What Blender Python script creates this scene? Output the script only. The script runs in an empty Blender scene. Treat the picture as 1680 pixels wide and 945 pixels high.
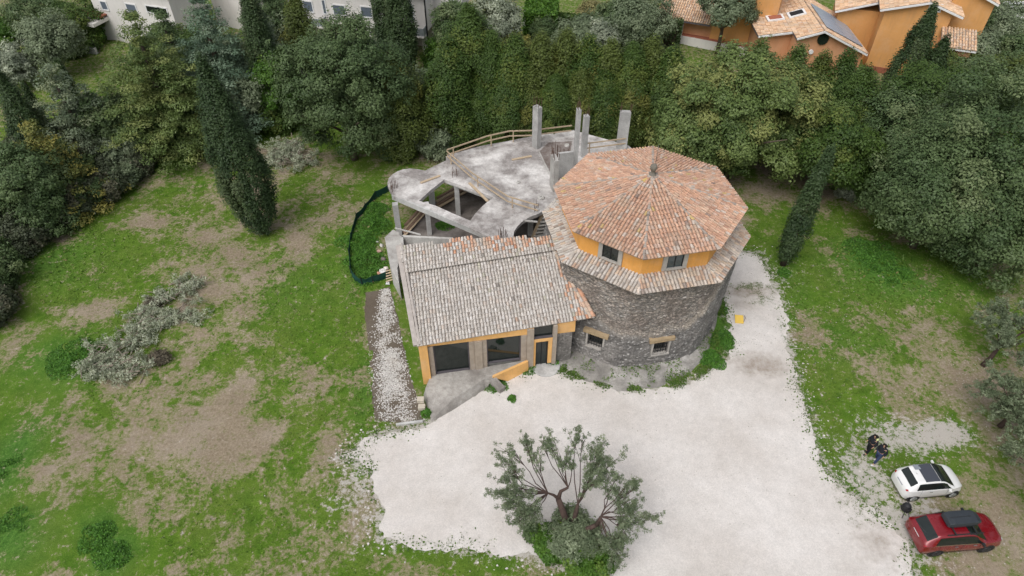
import bpy, bmesh, math, random
import numpy as np
from mathutils import Vector, Matrix
from mathutils.geometry import delaunay_2d_cdt

R = math.radians
random.seed(11); rng = np.random.default_rng(11)
scene = bpy.context.scene
# ---------------------------------------------------------------- camera
F, TH, CH = 1120.0, R(43.5), 33.0
cam = bpy.data.cameras.new('camera'); cam.sensor_width = 36; cam.lens = 24; cam.clip_start = .5; cam.clip_end = 3000
cob = bpy.data.objects.new('camera', cam); scene.collection.objects.link(cob)
cob.location = (0, 0, CH); cob.rotation_euler = (R(90) - TH, 0, 0)
scene.camera = cob
# ---------------------------------------------------------------- overcast sky and soft sun
W = bpy.data.worlds.new('World'); scene.world = W; W.use_nodes = True
wn = W.node_tree; wn.nodes.clear()
sky = wn.nodes.new('ShaderNodeTexSky'); sky.sky_type = 'NISHITA'; sky.sun_disc = False
SUN_EL, SUN_ROT = R(58), R(215)
sky.sun_elevation = SUN_EL; sky.sun_rotation = SUN_ROT; sky.air_density = 1.0; sky.dust_density = 4.0; sky.ozone_density = 1.0
hs = wn.nodes.new('ShaderNodeHueSaturation'); hs.inputs['Saturation'].default_value = .3
bg = wn.nodes.new('ShaderNodeBackground'); bg.inputs['Strength'].default_value = .13
wo = wn.nodes.new('ShaderNodeOutputWorld')
wn.links.new(sky.outputs[0], hs.inputs['Color']); wn.links.new(hs.outputs[0], bg.inputs[0]); wn.links.new(bg.outputs[0], wo.inputs[0])
sl = bpy.data.lights.new('sun', 'SUN'); sl.energy = 1.0; sl.angle = R(45); sl.color = (1, .97, .93)
so = bpy.data.objects.new('sun', sl); scene.collection.objects.link(so)
sd = Vector((math.sin(SUN_ROT) * math.cos(SUN_EL), math.cos(SUN_ROT) * math.cos(SUN_EL), math.sin(SUN_EL)))
so.rotation_euler = sd.to_track_quat('Z', 'Y').to_euler(); so.location = (0, 0, 80)
vs = scene.view_settings
scene.display_settings.display_device = 'sRGB'
vs.view_transform = 'Standard'; vs.look = 'None'; vs.gamma = 1; vs.exposure = .35; vs.use_curve_mapping = False
scene.cycles.max_bounces = 5; scene.cycles.diffuse_bounces = 3; scene.cycles.glossy_bounces = 2; scene.cycles.transmission_bounces = 3

# ---------------------------------------------------------------- layout: where a line of sight meets a level plane
CC, SS = math.cos(TH), math.sin(TH)
def at(px, py, h=0.0):
    u, v = (px - 840) / F, (py - 472.5) / F
    t = (h - CH) / -(SS + v * CC)
    return (u * t, (CC - v * SS) * t)
def at3(px, py, h=0.0):
    x, y = at(px, py, h); return Vector((x, y, h))
def atY(px, py, Y):
    u, v = (px - 840) / F, (py - 472.5) / F
    t = Y / (CC - v * SS)
    return Vector((u * t, Y, CH - (SS + v * CC) * t))

# ---------------------------------------------------------------- value noise
_T = rng.random((256, 256))
def vnoise(x, y, s, seed=0):
    x = np.asarray(x) * s + 17.3 * seed + 1000; y = np.asarray(y) * s + 9.7 * seed + 1000
    xi = np.floor(x).astype(int); yi = np.floor(y).astype(int); fx = x - xi; fy = y - yi
    fx = fx * fx * (3 - 2 * fx); fy = fy * fy * (3 - 2 * fy)
    g = lambda a, b: _T[a & 255, b & 255]
    return (g(xi, yi) * (1 - fx) + g(xi + 1, yi) * fx) * (1 - fy) + (g(xi, yi + 1) * (1 - fx) + g(xi + 1, yi + 1) * fx) * fy
def fbm(x, y, s, seed=0, o=4):
    r = 0; a = .5
    for k in range(o): r = r + a * vnoise(x, y, s * 2 ** k, seed + k); a *= .5
    return r / (1 - .5 ** o)
def sdist(px, py, poly):
    px = np.asarray(px, float); py = np.asarray(py, float)
    d = np.full(px.shape, 1e9); ins = np.zeros(px.shape, bool)
    n = len(poly)
    for i in range(n):
        ax, ay = poly[i][:2]; bx, by = poly[(i + 1) % n][:2]
        ex, ey = bx - ax, by - ay
        t = np.clip(((px - ax) * ex + (py - ay) * ey) / (ex * ex + ey * ey + 1e-12), 0, 1)
        d = np.minimum(d, np.hypot(px - ax - t * ex, py - ay - t * ey))
        c = ((ay > py) != (by > py)) & (px < (bx - ax) * (py - ay) / (by - ay + 1e-12) + ax)
        ins ^= c
    return np.where(ins, d, -d)
def sstep(a, b, x):
    t = np.clip((x - a) / (b - a), 0, 1); return t * t * (3 - 2 * t)

# ---------------------------------------------------------------- objects
col = scene.collection
def tag(o, label=None, cat=None, group=None, kind=None):
    if label: o['label'] = label
    if cat: o['category'] = cat
    if group: o['group'] = group
    if kind: o['kind'] = kind
    return o
def thing(name, label, cat, loc, rz=0, group=None):
    o = bpy.data.objects.new(name, None); col.objects.link(o); o.empty_display_size = .3
    o.location = loc; o.rotation_euler = (0, 0, rz)
    return tag(o, label, cat, group)
def world_loc(o):
    v = Vector((0, 0, 0))
    while o: v = v + Vector(o.location); o = o.parent
    return v
class MB:
    def __init__(s): s.v = []; s.f = []; s.c = []; s.col = None
    def add(s, vs_, fs, c=None):
        n = len(s.v); s.v += [tuple(p) for p in vs_]; s.f += [tuple(i + n for i in f) for f in fs]
        s.c += [c or s.col or (.5, .5, .5)] * len(fs)
        return s
    def quad(s, a, b, c, d, colr=None): return s.add([a, b, c, d], [(0, 1, 2, 3)], colr)
    def box(s, c, size, ax=None, colr=None):
        # centre, full size, axes (x dir, y dir, z dir)
        ax = ax or (Vector((1, 0, 0)), Vector((0, 1, 0)), Vector((0, 0, 1)))
        c = Vector(c); h = [ax[i].normalized() * size[i] / 2 for i in range(3)]
        vv = [c + h[0] * i + h[1] * j + h[2] * k for i in (-1, 1) for j in (-1, 1) for k in (-1, 1)]
        return s.add(vv, [(0, 1, 3, 2), (4, 6, 7, 5), (0, 4, 5, 1), (2, 3, 7, 6), (0, 2, 6, 4), (1, 5, 7, 3)], colr)
    def bar(s, a, b, w, h=None, up=(0, 0, 1), colr=None):
        a, b = Vector(a), Vector(b); d = b - a
        if d.length < 1e-6: return s
        x = d.normalized(); up = Vector(up)
        if abs(x.dot(up)) > .99: up = Vector((0, 1, 0))
        y = up.cross(x).normalized(); z = x.cross(y)
        return s.box((a + b) / 2, (d.length, w, h or w), (x, y, z), colr)
    def prism(s, poly, z0, z1, colr=None):
        # polygon (x,y) or (x,y,ztop) extruded
        n = len(poly)
        top = [(p[0], p[1], p[2] if len(p) > 2 else z1) for p in poly]; bot = [(p[0], p[1], z0) for p in poly]
        return s.add(bot + top, [tuple(range(n, 2 * n)), tuple(range(n - 1, -1, -1))] + [(i, (i + 1) % n, n + (i + 1) % n, n + i) for i in range(n)], colr)
    def tube(s, pts, rad, seg=6, colr=None, cap=True):
        pts = [Vector(p) for p in pts]; n = len(pts); vv = []; ff = []
        prev = None
        for i, p in enumerate(pts):
            d = (pts[min(i + 1, n - 1)] - pts[max(i - 1, 0)]).normalized()
            a = Vector((0, 0, 1)) if abs(d.z) < .9 else Vector((1, 0, 0))
            x = d.cross(a).normalized(); y = d.cross(x)
            if prev is not None and x.dot(prev) < 0: x, y = -x, -y
            prev = x
            r = rad[i] if isinstance(rad, (list, tuple)) else rad
            vv += [p + (x * math.cos(k * 2 * math.pi / seg) + y * math.sin(k * 2 * math.pi / seg)) * r for k in range(seg)]
        for i in range(n - 1):
            ff += [(i * seg + k, i * seg + (k + 1) % seg, (i + 1) * seg + (k + 1) % seg, (i + 1) * seg + k) for k in range(seg)]
        if cap: ff += [tuple(range(seg)), tuple((n - 1) * seg + k for k in range(seg))]
        return s.add(vv, ff, colr)
    def lathe(s, c, prof, seg=16, colr=None, axis=None):
        c = Vector(c); ax = axis or (Vector((1, 0, 0)), Vector((0, 1, 0)), Vector((0, 0, 1)))
        vv = []
        for r, z in prof: vv += [c + ax[0] * (r * math.cos(k * 2 * math.pi / seg)) + ax[1] * (r * math.sin(k * 2 * math.pi / seg)) + ax[2] * z for k in range(seg)]
        n = len(prof)
        ff = [(i * seg + k, i * seg + (k + 1) % seg, (i + 1) * seg + (k + 1) % seg, (i + 1) * seg + k) for i in range(n - 1) for k in range(seg)]
        ff += [tuple(range(seg)), tuple((n - 1) * seg + k for k in range(seg))]
        return s.add(vv, ff, colr)
    def build(s, name, mat, parent=None, local=False, smooth=False, bevel=0, loc=None):
        me = bpy.data.meshes.new(name)
        V = np.array(s.v, float)
        if parent is not None: off = np.zeros(3) if local else np.array(world_loc(parent))
        elif loc is not None: off = np.array(loc, float)
        else: off = np.array([V[:, 0].mean(), V[:, 1].mean(), V[:, 2].min()])
        me.from_pydata([tuple(p) for p in V - off], [], s.f); me.update()
        a = me.attributes.new('Col', 'FLOAT_COLOR', 'FACE')
        C = np.ones((len(s.f), 4), np.float32); C[:, :3] = np.array(s.c, np.float32)
        a.data.foreach_set('color', C.ravel())
        bm = bmesh.new(); bm.from_mesh(me)
        bmesh.ops.recalc_face_normals(bm, faces=bm.faces); bm.to_mesh(me); bm.free()
        if smooth: me.polygons.foreach_set('use_smooth', [True] * len(me.polygons))
        me.materials.append(mat)
        o = bpy.data.objects.new(name, me); col.objects.link(o)
        if parent is not None: o.parent = parent
        else: o.location = off
        if bevel:
            m = o.modifiers.new('bevel', 'BEVEL'); m.width = bevel; m.segments = 2; m.limit_method = 'ANGLE'
        return o

# ---------------------------------------------------------------- materials
def new_mat(name):
    m = bpy.data.materials.new(name); m.use_nodes = True
    nt = m.node_tree; return m, nt, nt.nodes['Principled BSDF']
class N:
    # small node helper
    def __init__(s, nt): s.nt = nt
    def n(s, t, **k):
        x = s.nt.nodes.new(t)
        for a, b in k.items():
            if a in x.inputs.keys(): x.inputs[a].default_value = b
            else: setattr(x, a, b)
        return x
    def link(s, a, b): s.nt.links.new(a, b)
    def pos(s):
        return s.n('ShaderNodeNewGeometry').outputs['Position']
    def noise(s, scale, detail=4, rough=.55, vec=None, dist=0.0):
        x = s.n('ShaderNodeTexNoise', Scale=scale, Detail=detail, Roughness=rough, Distortion=dist)
        s.link(vec or s.pos(), x.inputs['Vector']); return x.outputs['Fac']
    def ramp(s, fac, stops):
        x = s.n('ShaderNodeValToRGB'); el = x.color_ramp.elements
        while len(el) < len(stops): el.new(.5)
        for e, (p, c) in zip(el, stops):
            e.position = p; e.color = (c, c, c, 1) if isinstance(c, (int, float)) else (*c, 1)
        s.link(fac, x.inputs[0]); return x.outputs[0]
    def mix(s, fac, a, b, mode='MIX'):
        x = s.n('ShaderNodeMix', data_type='RGBA', blend_type=mode)
        for i, v in ((0, fac), (6, a), (7, b)):
            if hasattr(v, 'is_output'): s.link(v, x.inputs[i])
            elif isinstance(v, (int, float)): x.inputs[i].default_value = v if i == 0 else (v, v, v, 1)
            else: x.inputs[i].default_value = (*v, 1)
        return x.outputs[2]
    def math(s, op, a, b=0.0, c=0.0, clamp=False):
        x = s.n('ShaderNodeMath', operation=op, use_clamp=clamp)
        for i, v in enumerate((a, b, c)):
            if hasattr(v, 'is_output'): s.link(v, x.inputs[i])
            else: x.inputs[i].default_value = v
        return x.outputs[0]
    def attr(s, name, out='Fac'): return s.n('ShaderNodeAttribute', attribute_name=name).outputs[out]
    def bump(s, h, strength, dist, bsdf):
        x = s.n('ShaderNodeBump', Strength=strength, Distance=dist); s.link(h, x.inputs['Height']); s.link(x.outputs[0], bsdf.inputs['Normal'])
MATS = {}
def plain(name, c, rough=.6, metal=0, var=.15, scale=3.0, bump=0, spec=.3, coat=0, streak=0):
    m, nt, b = new_mat(name); h = N(nt)
    k = h.noise(scale, 5)
    k2 = h.noise(scale * 9, 3)
    f = h.ramp(h.math('ADD', h.math('MULTIPLY', k, .65), h.math('MULTIPLY', k2, .35)), [(.3, 1 - var), (.7, 1 + var)])
    cc_ = h.mix(1.0, f, c, 'MULTIPLY')
    if streak:                                               # rain streaks and faded patches in the plaster
        mp = h.n('ShaderNodeMapping'); mp.inputs['Scale'].default_value = (1, 1, .12); h.link(h.pos(), mp.inputs[0])
        s1 = h.noise(3.2, 6, .7, vec=mp.outputs[0]); s2 = h.noise(.7, 5, .65)
        cc_ = h.mix(h.math('MULTIPLY', h.ramp(s1, [(.5, 0.0), (.75, 1.0)]), streak), cc_, tuple(v * .45 + .06 for v in c))
        cc_ = h.mix(h.math('MULTIPLY', h.ramp(s2, [(.48, 0.0), (.7, 1.0)]), streak), cc_, tuple(min(1, v * .75 + .2) for v in c))
    h.link(cc_, b.inputs['Base Color'])
    b.inputs['Roughness'].default_value = rough; b.inputs['Metallic'].default_value = metal
    b.inputs['Specular IOR Level'].default_value = spec; b.inputs['Coat Weight'].default_value = coat
    if bump: h.bump(k2, bump, .02, b)
    MATS[name] = m; return m
def attr_mat(name, rough=.85, var=.25, scale=6, bump=.0, spec=.2, lichen=None):
    m, nt, b = new_mat(name); h = N(nt)
    k = h.noise(scale, 5, .7); f = h.ramp(k, [(.3, 1 - var), (.7, 1 + var)])
    c = h.mix(1.0, f, h.attr('Col', 'Color'), 'MULTIPLY')
    if lichen:
        k3 = h.noise(.9, 6, .7); c = h.mix(h.math('MULTIPLY', h.ramp(k3, [(.5, 0.0), (.72, 1.0)]), .55), c, lichen)
        k4 = h.noise(7, 4, .7); c = h.mix(h.math('MULTIPLY', h.ramp(k4, [(.62, 0.0), (.78, 1.0)]), .4), c, (.16, .145, .12))
    h.link(c, b.inputs['Base Color'])
    b.inputs['Roughness'].default_value = rough; b.inputs['Specular IOR Level'].default_value = spec
    if bump: h.bump(k, bump, .03, b)
    MATS[name] = m; return m
def leaf_mat(name, trans=.22):
    m, nt, b = new_mat(name); h = N(nt)
    c = h.attr('Col', 'Color')
    h.link(c, b.inputs['Base Color']); b.inputs['Roughness'].default_value = .5; b.inputs['Specular IOR Level'].default_value = .25
    t = h.n('ShaderNodeBsdfTranslucent'); h.link(h.mix(1.0, c, (1.0, 1.1, .5), 'MULTIPLY'), t.inputs[0])
    mx = h.n('ShaderNodeMixShader'); mx.inputs[0].default_value = trans
    h.link(b.outputs[0], mx.inputs[1]); h.link(t.outputs[0], mx.inputs[2])
    h.link(mx.outputs[0], nt.nodes['Material Output'].inputs[0])
    MATS[name] = m; return m
LEAF = leaf_mat('leaf')
BARK = plain('bark', (.11, .085, .065), .9, var=.35, scale=6, bump=.6)
BARK_DARK = plain('bark_reddish', (.075, .05, .042), .9, var=.35, scale=6, bump=.6)
STICK = plain('dry_stick', (.25, .21, .17), .9, var=.3, scale=5)
TILE = attr_mat('clay_tile', .85, .22, 5, .2, lichen=(.36, .31, .25))
TILE_OLD = attr_mat('weathered_tile', .9, .2, 5, .2, lichen=(.38, .36, .31))
OCHRE = plain('ochre_plaster', (.72, .345, .085), .85, var=.10, scale=1.2, streak=.35)
OCHRE_PALE = plain('pale_ochre_plaster', (.74, .42, .15), .85, var=.12, scale=1.5, streak=.4)
PILASTER = plain('pilaster_stone', (.36, .30, .24), .9, var=.2, scale=4, bump=.3, streak=.4)
TIMBER = plain('timber', (.46, .36, .25), .8, var=.2, scale=5)
TIMBER_BROWN = plain('brown_timber', (.22, .15, .11), .85, var=.3, scale=4)
STEEL_RUST = plain('rusty_steel', (.10, .055, .04), .8, var=.3, scale=8)
IRON = plain('dark_iron', (.02, .02, .022), .6)
WHITE_WALL = plain('white_plaster', (.72, .69, .66), .85, var=.06, scale=.8, streak=.25)
WHITE_TRIM = plain('white_trim', (.75, .75, .75), .6, var=.05)
SHUTTER = plain('blue_grey_shutter', (.12, .145, .18), .6, var=.1, scale=3)
SALMON = plain('salmon_plaster', (.62, .315, .165), .85, var=.07, scale=.7, streak=.3)
ORANGE = plain('orange_plaster', (.68, .35, .125), .85, var=.07, scale=.6, streak=.3)
BRICKRED = plain('red_brick', (.33, .12, .075), .85, var=.2, scale=6)
GUTTER = plain('grey_gutter', (.10, .09, .10), .6)
NET = plain('green_netting', (.010, .052, .036), .8, var=.25, scale=4)
STONE_BLOCK = plain('pale_stone', (.50, .45, .37), .9, var=.2, scale=5)
def glass_mat(name, c, rough=.05):
    m, nt, b = new_mat(name); b.inputs['Base Color'].default_value = (*c, 1); b.inputs['Roughness'].default_value = rough
    b.inputs['Specular IOR Level'].default_value = .6; MATS[name] = m; return m
GLASS = glass_mat('dark_glass', (.012, .018, .016))
GLASS_BLUE = glass_mat('sky_glass', (.05, .07, .075))
def concrete_mat(name, base, dark, light, amt=.5):
    m, nt, b = new_mat(name); h = N(nt)
    k = h.noise(.38, 9, .72, dist=.15); k2 = h.noise(3.5, 6, .65); k3 = h.noise(22, 3)
    c = h.mix(h.ramp(k, [(.42, 0.0), (.6, 1.0)]), dark, light)
    c = h.mix(h.math('MULTIPLY', h.ramp(k2, [(.35, 1.0), (.6, 0.0)]), amt), c, base)
    c = h.mix(1.0, c, h.ramp(k3, [(.3, .85), (.7, 1.12)]), 'MULTIPLY')
    h.link(c, b.inputs['Base Color']); b.inputs['Roughness'].default_value = .92; b.inputs['Specular IOR Level'].default_value = .2
    h.bump(k2, .3, .04, b); MATS[name] = m; return m
SLAB = concrete_mat('stained_concrete', (.42, .39, .37), (.23, .21, .20), (.68, .66, .64), .5)
CONC = concrete_mat('grey_concrete', (.43, .43, .42), (.33, .325, .315), (.57, .565, .55), .5)
CONC_PALE = concrete_mat('pale_concrete', (.40, .39, .37), (.30, .28, .26), (.55, .54, .51), .5)
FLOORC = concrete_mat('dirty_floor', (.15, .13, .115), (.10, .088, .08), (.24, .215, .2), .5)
TERR = concrete_mat('rough_terrace', (.25, .23, .21), (.19, .175, .16), (.42, .40, .37), .6)
# ---------------------------------------------------------------- ground
def ell(cx, cy, rx, ry):
    c = at(cx, cy); x1 = at(cx + rx, cy); y0 = at(cx, cy - ry); y1 = at(cx, cy + ry)
    return (c[0], (y0[1] + y1[1]) / 2, x1[0] - c[0], (y0[1] - y1[1]) / 2)
def emask(X, Y, L):
    r = np.zeros(X.shape)
    for cx, cy, rx, ry, s in L:
        ex, ey, a, b = ell(cx, cy, rx, ry)
        d = ((X - ex) / a) ** 2 + ((Y - ey) / b) ** 2
        r = np.maximum(r, s * np.exp(-d * .9))
    return r
DIRT = [(330,720,190,120,.95),(190,690,160,75,.95),(180,500,80,40,.9),(60,720,60,25,.6),(250,370,60,30,.75),(470,300,60,20,.55),(640,300,60,25,.3),
  (430,400,40,30,.95),(500,380,50,30,.6),(330,450,60,60,.62),(400,560,80,50,.62),(480,640,80,60,.8),(300,830,110,60,.6),(120,770,80,40,.8),(380,900,170,40,.5),
  (560,780,60,40,.4),(450,800,80,60,.45),(250,640,120,40,.8),(520,520,50,60,.45),(1390,335,90,34,.98),(1440,385,70,34,.98),(1330,320,80,24,.9),(1270,330,60,20,.9),
  (1285,400,24,30,.8),(1565,590,70,70,.98),(1600,550,90,50,.9),(1590,660,70,60,.85),(1640,640,60,120,.75),(1480,720,90,50,.7),(1640,870,70,70,.9),(1600,925,120,40,.8),
  (1420,800,60,60,.6),(1510,840,60,40,.7),(1340,560,30,24,.7),(1375,480,30,60,.6),(1460,620,60,60,.5),(750,245,130,40,.98),(560,285,100,22,.7),(640,262,60,25,.8),(900,225,260,50,.98),(1250,300,160,40,.9),
  (480,250,60,20,.6),(610,520,14,140,.95),(600,420,16,60,.5),(1330,300,100,40,.9)]
LUSH = [(1440,440,70,45,1),(1500,470,110,28,.6),(10,770,45,80,1),(110,590,80,40,.8),(60,430,100,50,.6),(470,470,80,50,.35),(20,890,60,60,.9),(185,910,34,40,1),(600,640,20,60,.6),
  (600,400,30,60,.9),(250,270,80,30,.6),(1400,560,70,40,.4),(1300,470,30,60,.4),(480,225,80,20,.3),(160,860,40,30,.6),(1190,560,20,60,.9)]
GRAV = [(1470,715,80,36,.75),(1540,715,55,26,.95),(1420,790,55,75,.7),(1465,870,60,60,.9),(1500,830,60,30,.5),(1380,730,40,30,.4),(1250,455,60,26,.5),(590,790,50,60,.5),(600,850,40,60,.35)]
def field(X, Y):
    dm = emask(X, Y, DIRT)
    dirt = dm * .44 + (fbm(X, Y, .16, 3) - .5) * 1.0 + (fbm(X, Y, .5, 7) - .5) * 1.5 + (fbm(X, Y, 1.3, 8) - .5) * 1.0 + .17
    far = sstep(54, 60, Y)
    dirt = dirt * (1 - far) + far * (.05 + .6 * fbm(X, Y, .1, 5))
    lush = np.clip(emask(X, Y, LUSH) * (.6 + .8 * fbm(X, Y, .5, 12)), 0, 1)
    return np.clip(dirt - lush * .5, 0, 1), lush, emask(X, Y, GRAV) * (.4 + 1.2 * fbm(X, Y, .45, 21))
LOT_PX = [(556,752),(578,738),(600,722),(628,708),(668,703),(702,692),(745,665),(800,637),(838,622),(872,606),(905,600),(935,616),(985,634),(1045,642),(1115,632),(1178,606),(1207,572),(1203,535),(1190,505),(1178,470),(1170,430),(1195,412),(1243,416),(1258,440),(1268,462),
  (1282,500),(1288,530),(1296,570),(1302,604),(1306,640),(1322,668),(1330,700),(1336,735),(1352,768),(1385,800),(1425,832),(1462,870),(1490,905),(1500,960),(1200,1010),(1010,965),(960,938),(900,918),(850,912),(770,898),(700,892),(640,888),(622,868),(624,840),(614,800),(612,772),(590,760)]
LOT = [at(*p) for p in LOT_PX]
def ragged(poly, step=.12, amp=.35, seed=0):
    out = []
    n = len(poly)
    for i in range(n):
        a = Vector(poly[i]); b = Vector(poly[(i + 1) % n]); d = b - a; L = d.length; nn = Vector((d.y, -d.x)).normalized()
        k = max(1, int(L / step))
        for j in range(k):
            p = a + d * (j / k)
            w = (fbm(p.x, p.y, .7, seed) - .5) * 2 + (fbm(p.x, p.y, 3.0, seed + 5, 3) - .5) * .8
            p = p + nn * float(w) * amp; out.append((p.x, p.y))
    return out
def sheet(name, polys, z, mat, grid=.4, attrs=None):
    V = []; Fc = []
    for poly in polys:
        xs = [p[0] for p in poly]; ys = [p[1] for p in poly]
        gx, gy = np.meshgrid(np.arange(min(xs), max(xs), grid), np.arange(min(ys), max(ys), grid)); gx = gx.ravel(); gy = gy.ravel()
        k = sdist(gx, gy, poly) > grid * .45
        pts = [Vector(p) for p in poly] + [Vector((a, b)) for a, b in zip(gx[k], gy[k])]
        v, e, f, *_ = delaunay_2d_cdt(pts, [], [list(range(len(poly)))], 1, 1e-5)
        n = len(V); V += [(p.x, p.y) for p in v]; Fc += [tuple(i + n for i in q) for q in f]
    A = np.array(V); off = np.array([A[:, 0].mean(), A[:, 1].mean()])
    me = bpy.data.meshes.new(name); me.from_pydata([(x - off[0], y - off[1], 0) for x, y in V], [], Fc); me.update()
    for k, fn in (attrs or {}).items():
        a = me.attributes.new(k, 'FLOAT', 'POINT'); a.data.foreach_set('value', np.asarray(fn(A[:, 0], A[:, 1]), np.float32))
    bm = bmesh.new(); bm.from_mesh(me)
    for f in bm.faces:
        if f.normal.z < 0: f.normal_flip()
    bm.to_mesh(me); bm.free()
    me.materials.append(mat); o = bpy.data.objects.new(name, me); col.objects.link(o); o.location = (off[0], off[1], z); return o

def ground_material():
    m, nt, b = new_mat('meadow'); h = N(nt)
    n2 = h.noise(1.3, 5, .65); n3 = h.noise(6, 5, .7); n4 = h.noise(28, 3, .7); n5 = h.noise(.35, 4, .6)
    dirt = h.attr('dirt'); lush = h.attr('lush'); grav = h.attr('grav')
    fine = h.math('ADD', h.math('MULTIPLY', h.math('SUBTRACT', n3, .5), 1.5), h.math('MULTIPLY', h.math('SUBTRACT', n4, .5), 1.1))
    fine = h.math('ADD', fine, h.math('MULTIPLY', h.math('SUBTRACT', n2, .5), .9))
    n6 = h.noise(2.6, 6, .72); fine = h.math('ADD', fine, h.math('MULTIPLY', h.math('SUBTRACT', n6, .5), 1.8))
    dm = h.ramp(h.math('ADD', dirt, fine), [(.24, 0.0), (.78, 1.0)])
    dry = h.math('MULTIPLY', h.ramp(dm, [(.05, 0.0), (.4, 1.0), (.95, .2)]), .65)
    grass = h.mix(h.ramp(n2, [(.35, 0.0), (.65, 1.0)]), (.066, .140, .014), (.122, .212, .024))
    grass = h.mix(h.math('MULTIPLY', h.ramp(n5, [(.4, 0.0), (.65, 1.0)]), .5), grass, (.14, .185, .036))
    grass = h.mix(lush, grass, h.mix(h.ramp(n3, [(.35, 0.0), (.65, 1.0)]), (.040, .115, .018), (.105, .225, .04)))
    grass = h.mix(1.0, grass, h.ramp(n4, [(.28, .5), (.72, 1.4)]), 'MULTIPLY')
    soil = h.mix(h.ramp(n3, [(.3, 0.0), (.7, 1.0)]), (.19, .145, .105), (.35, .285, .215))
    soil = h.mix(h.ramp(n5, [(.45, 0.0), (.6, 1.0)]), soil, h.mix(.5, soil, (.37, .31, .25)))
    soil = h.mix(1.0, soil, h.ramp(n4, [(.28, .65), (.72, 1.3)]), 'MULTIPLY')
    c = h.mix(dry, h.mix(dm, grass, soil), h.mix(n3, (.15, .15, .06), (.32, .28, .16)))
    gm = h.ramp(h.math('ADD', grav, h.math('MULTIPLY', fine, .9)), [(.38, 0.0), (.62, 1.0)])
    c = h.mix(gm, c, h.mix(n4, (.30, .27, .23), (.62, .59, .55)))
    h.link(c, b.inputs['Base Color']); b.inputs['Roughness'].default_value = .95; b.inputs['Specular IOR Level'].default_value = .1
    hh = h.math('ADD', n3, h.math('MULTIPLY', n4, .6)); h.bump(hh, .55, .12, b)
    return m
def build_ground():
    fx = np.arange(-75, 75.01, .35); fy = np.arange(8, 98, .35)
    xs = np.concatenate([[-1500, -600, -250, -120, -90], fx, [90, 120, 250, 600, 1500]]); ys = np.concatenate([[-1000, -300, -80, -20, 0], fy, [105, 120, 200, 500, 2000]])
    X, Y = np.meshgrid(xs, ys); nx, ny = len(xs), len(ys)
    x, y = X.ravel(), Y.ravel()
    d, l, g = field(x, y)
    sd_ = sdist(x, y, LOT)
    g = np.maximum(g, np.clip(.55 + sd_ * .55, 0, .9) * (sd_ > -1.2)) 
    flat = np.clip(-np.maximum(np.maximum(sd_, sdist(x, y, [(-8, 24), (16, 24), (18, 50), (-11, 50)])), sdist(x, y, [(14,10),(30,10),(30,24),(14,24)])), 0, 1.5) / 1.5
    inside = (np.abs(x) < 76) & (y > 7) & (y < 99)
    z = np.where(inside, (fbm(x, y, .35, 31) - .5) * .35 + (fbm(x, y, 1.5, 33) - .5) * .12 + l * .12, 0) * flat
    z = np.where(flat <= 0, 0, z)
    me = bpy.data.meshes.new('ground')
    i = np.arange((ny - 1) * (nx - 1)); r = i // (nx - 1); c = i % (nx - 1); a = r * nx + c
    Fq = np.stack([a, a + 1, a + nx + 1, a + nx], 1)
    mesh_np(me, np.stack([x, y, z], 1), Fq)
    for k, v in (('dirt', d), ('lush', l), ('grav', g)):
        at_ = me.attributes.new(k, 'FLOAT', 'POINT'); at_.data.foreach_set('value', v.astype(np.float32))
    me.polygons.foreach_set('use_smooth', [True] * len(me.polygons))
    me.materials.append(ground_material()); o = bpy.data.objects.new('ground', me); col.objects.link(o); tag(o, kind='structure')
def mesh_np(me, V, Fq):
    k = Fq.shape[1]
    me.vertices.add(len(V)); me.vertices.foreach_set('co', V.astype(np.float32).ravel())
    me.loops.add(Fq.size); me.loops.foreach_set('vertex_index', Fq.astype(np.int32).ravel())
    me.polygons.add(len(Fq)); me.polygons.foreach_set('loop_start', np.arange(0, Fq.size, k, dtype=np.int32))
    me.update(calc_edges=True); me.validate()
build_ground()

def gravel_mat(name, c1, c2, dirtc, weed=True):
    m, nt, b = new_mat(name); h = N(nt)
    n1 = h.noise(.25, 5, .6); n2 = h.noise(2.0, 5, .65); n3 = h.noise(14, 4, .75); n4 = h.noise(50, 2, .7)
    c = h.mix(h.ramp(n1, [(.35, 0.0), (.65, 1.0)]), c1, c2)
    c = h.mix(1.0, c, h.ramp(h.math('ADD', h.math('MULTIPLY', n3, .5), h.math('MULTIPLY', n4, .5)), [(.32, .72), (.68, 1.18)]), 'MULTIPLY')
    c = h.mix(1.0, c, h.ramp(h.noise(1.6, 7, .75), [(.3, .90), (.7, 1.06)]), 'MULTIPLY')
    st = h.math('ADD', h.attr('stain'), h.math('ADD', h.math('MULTIPLY', h.math('SUBTRACT', n2, .5), 1.0), h.math('MULTIPLY', h.math('SUBTRACT', n3, .5), .6)))
    c = h.mix(h.math('MULTIPLY', h.ramp(st, [(.35, 0.0), (.9, 1.0)]), .85), c, dirtc)
    wd = h.math('ADD', h.attr('weed'), h.math('ADD', h.math('MULTIPLY', h.math('SUBTRACT', n2, .5), 1.0), h.math('MULTIPLY', h.math('SUBTRACT', n3, .5), 1.2)))
    c = h.mix(h.ramp(wd, [(.42, 0.0), (.6, 1.0)]), c, h.mix(n3, (.045, .09, .018), (.11, .15, .04)))
    h.link(c, b.inputs['Base Color']); b.inputs['Roughness'].default_value = .95; b.inputs['Specular IOR Level'].default_value = .15
    h.bump(h.math('ADD', n3, n4), .4, .04, b); return m
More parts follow.
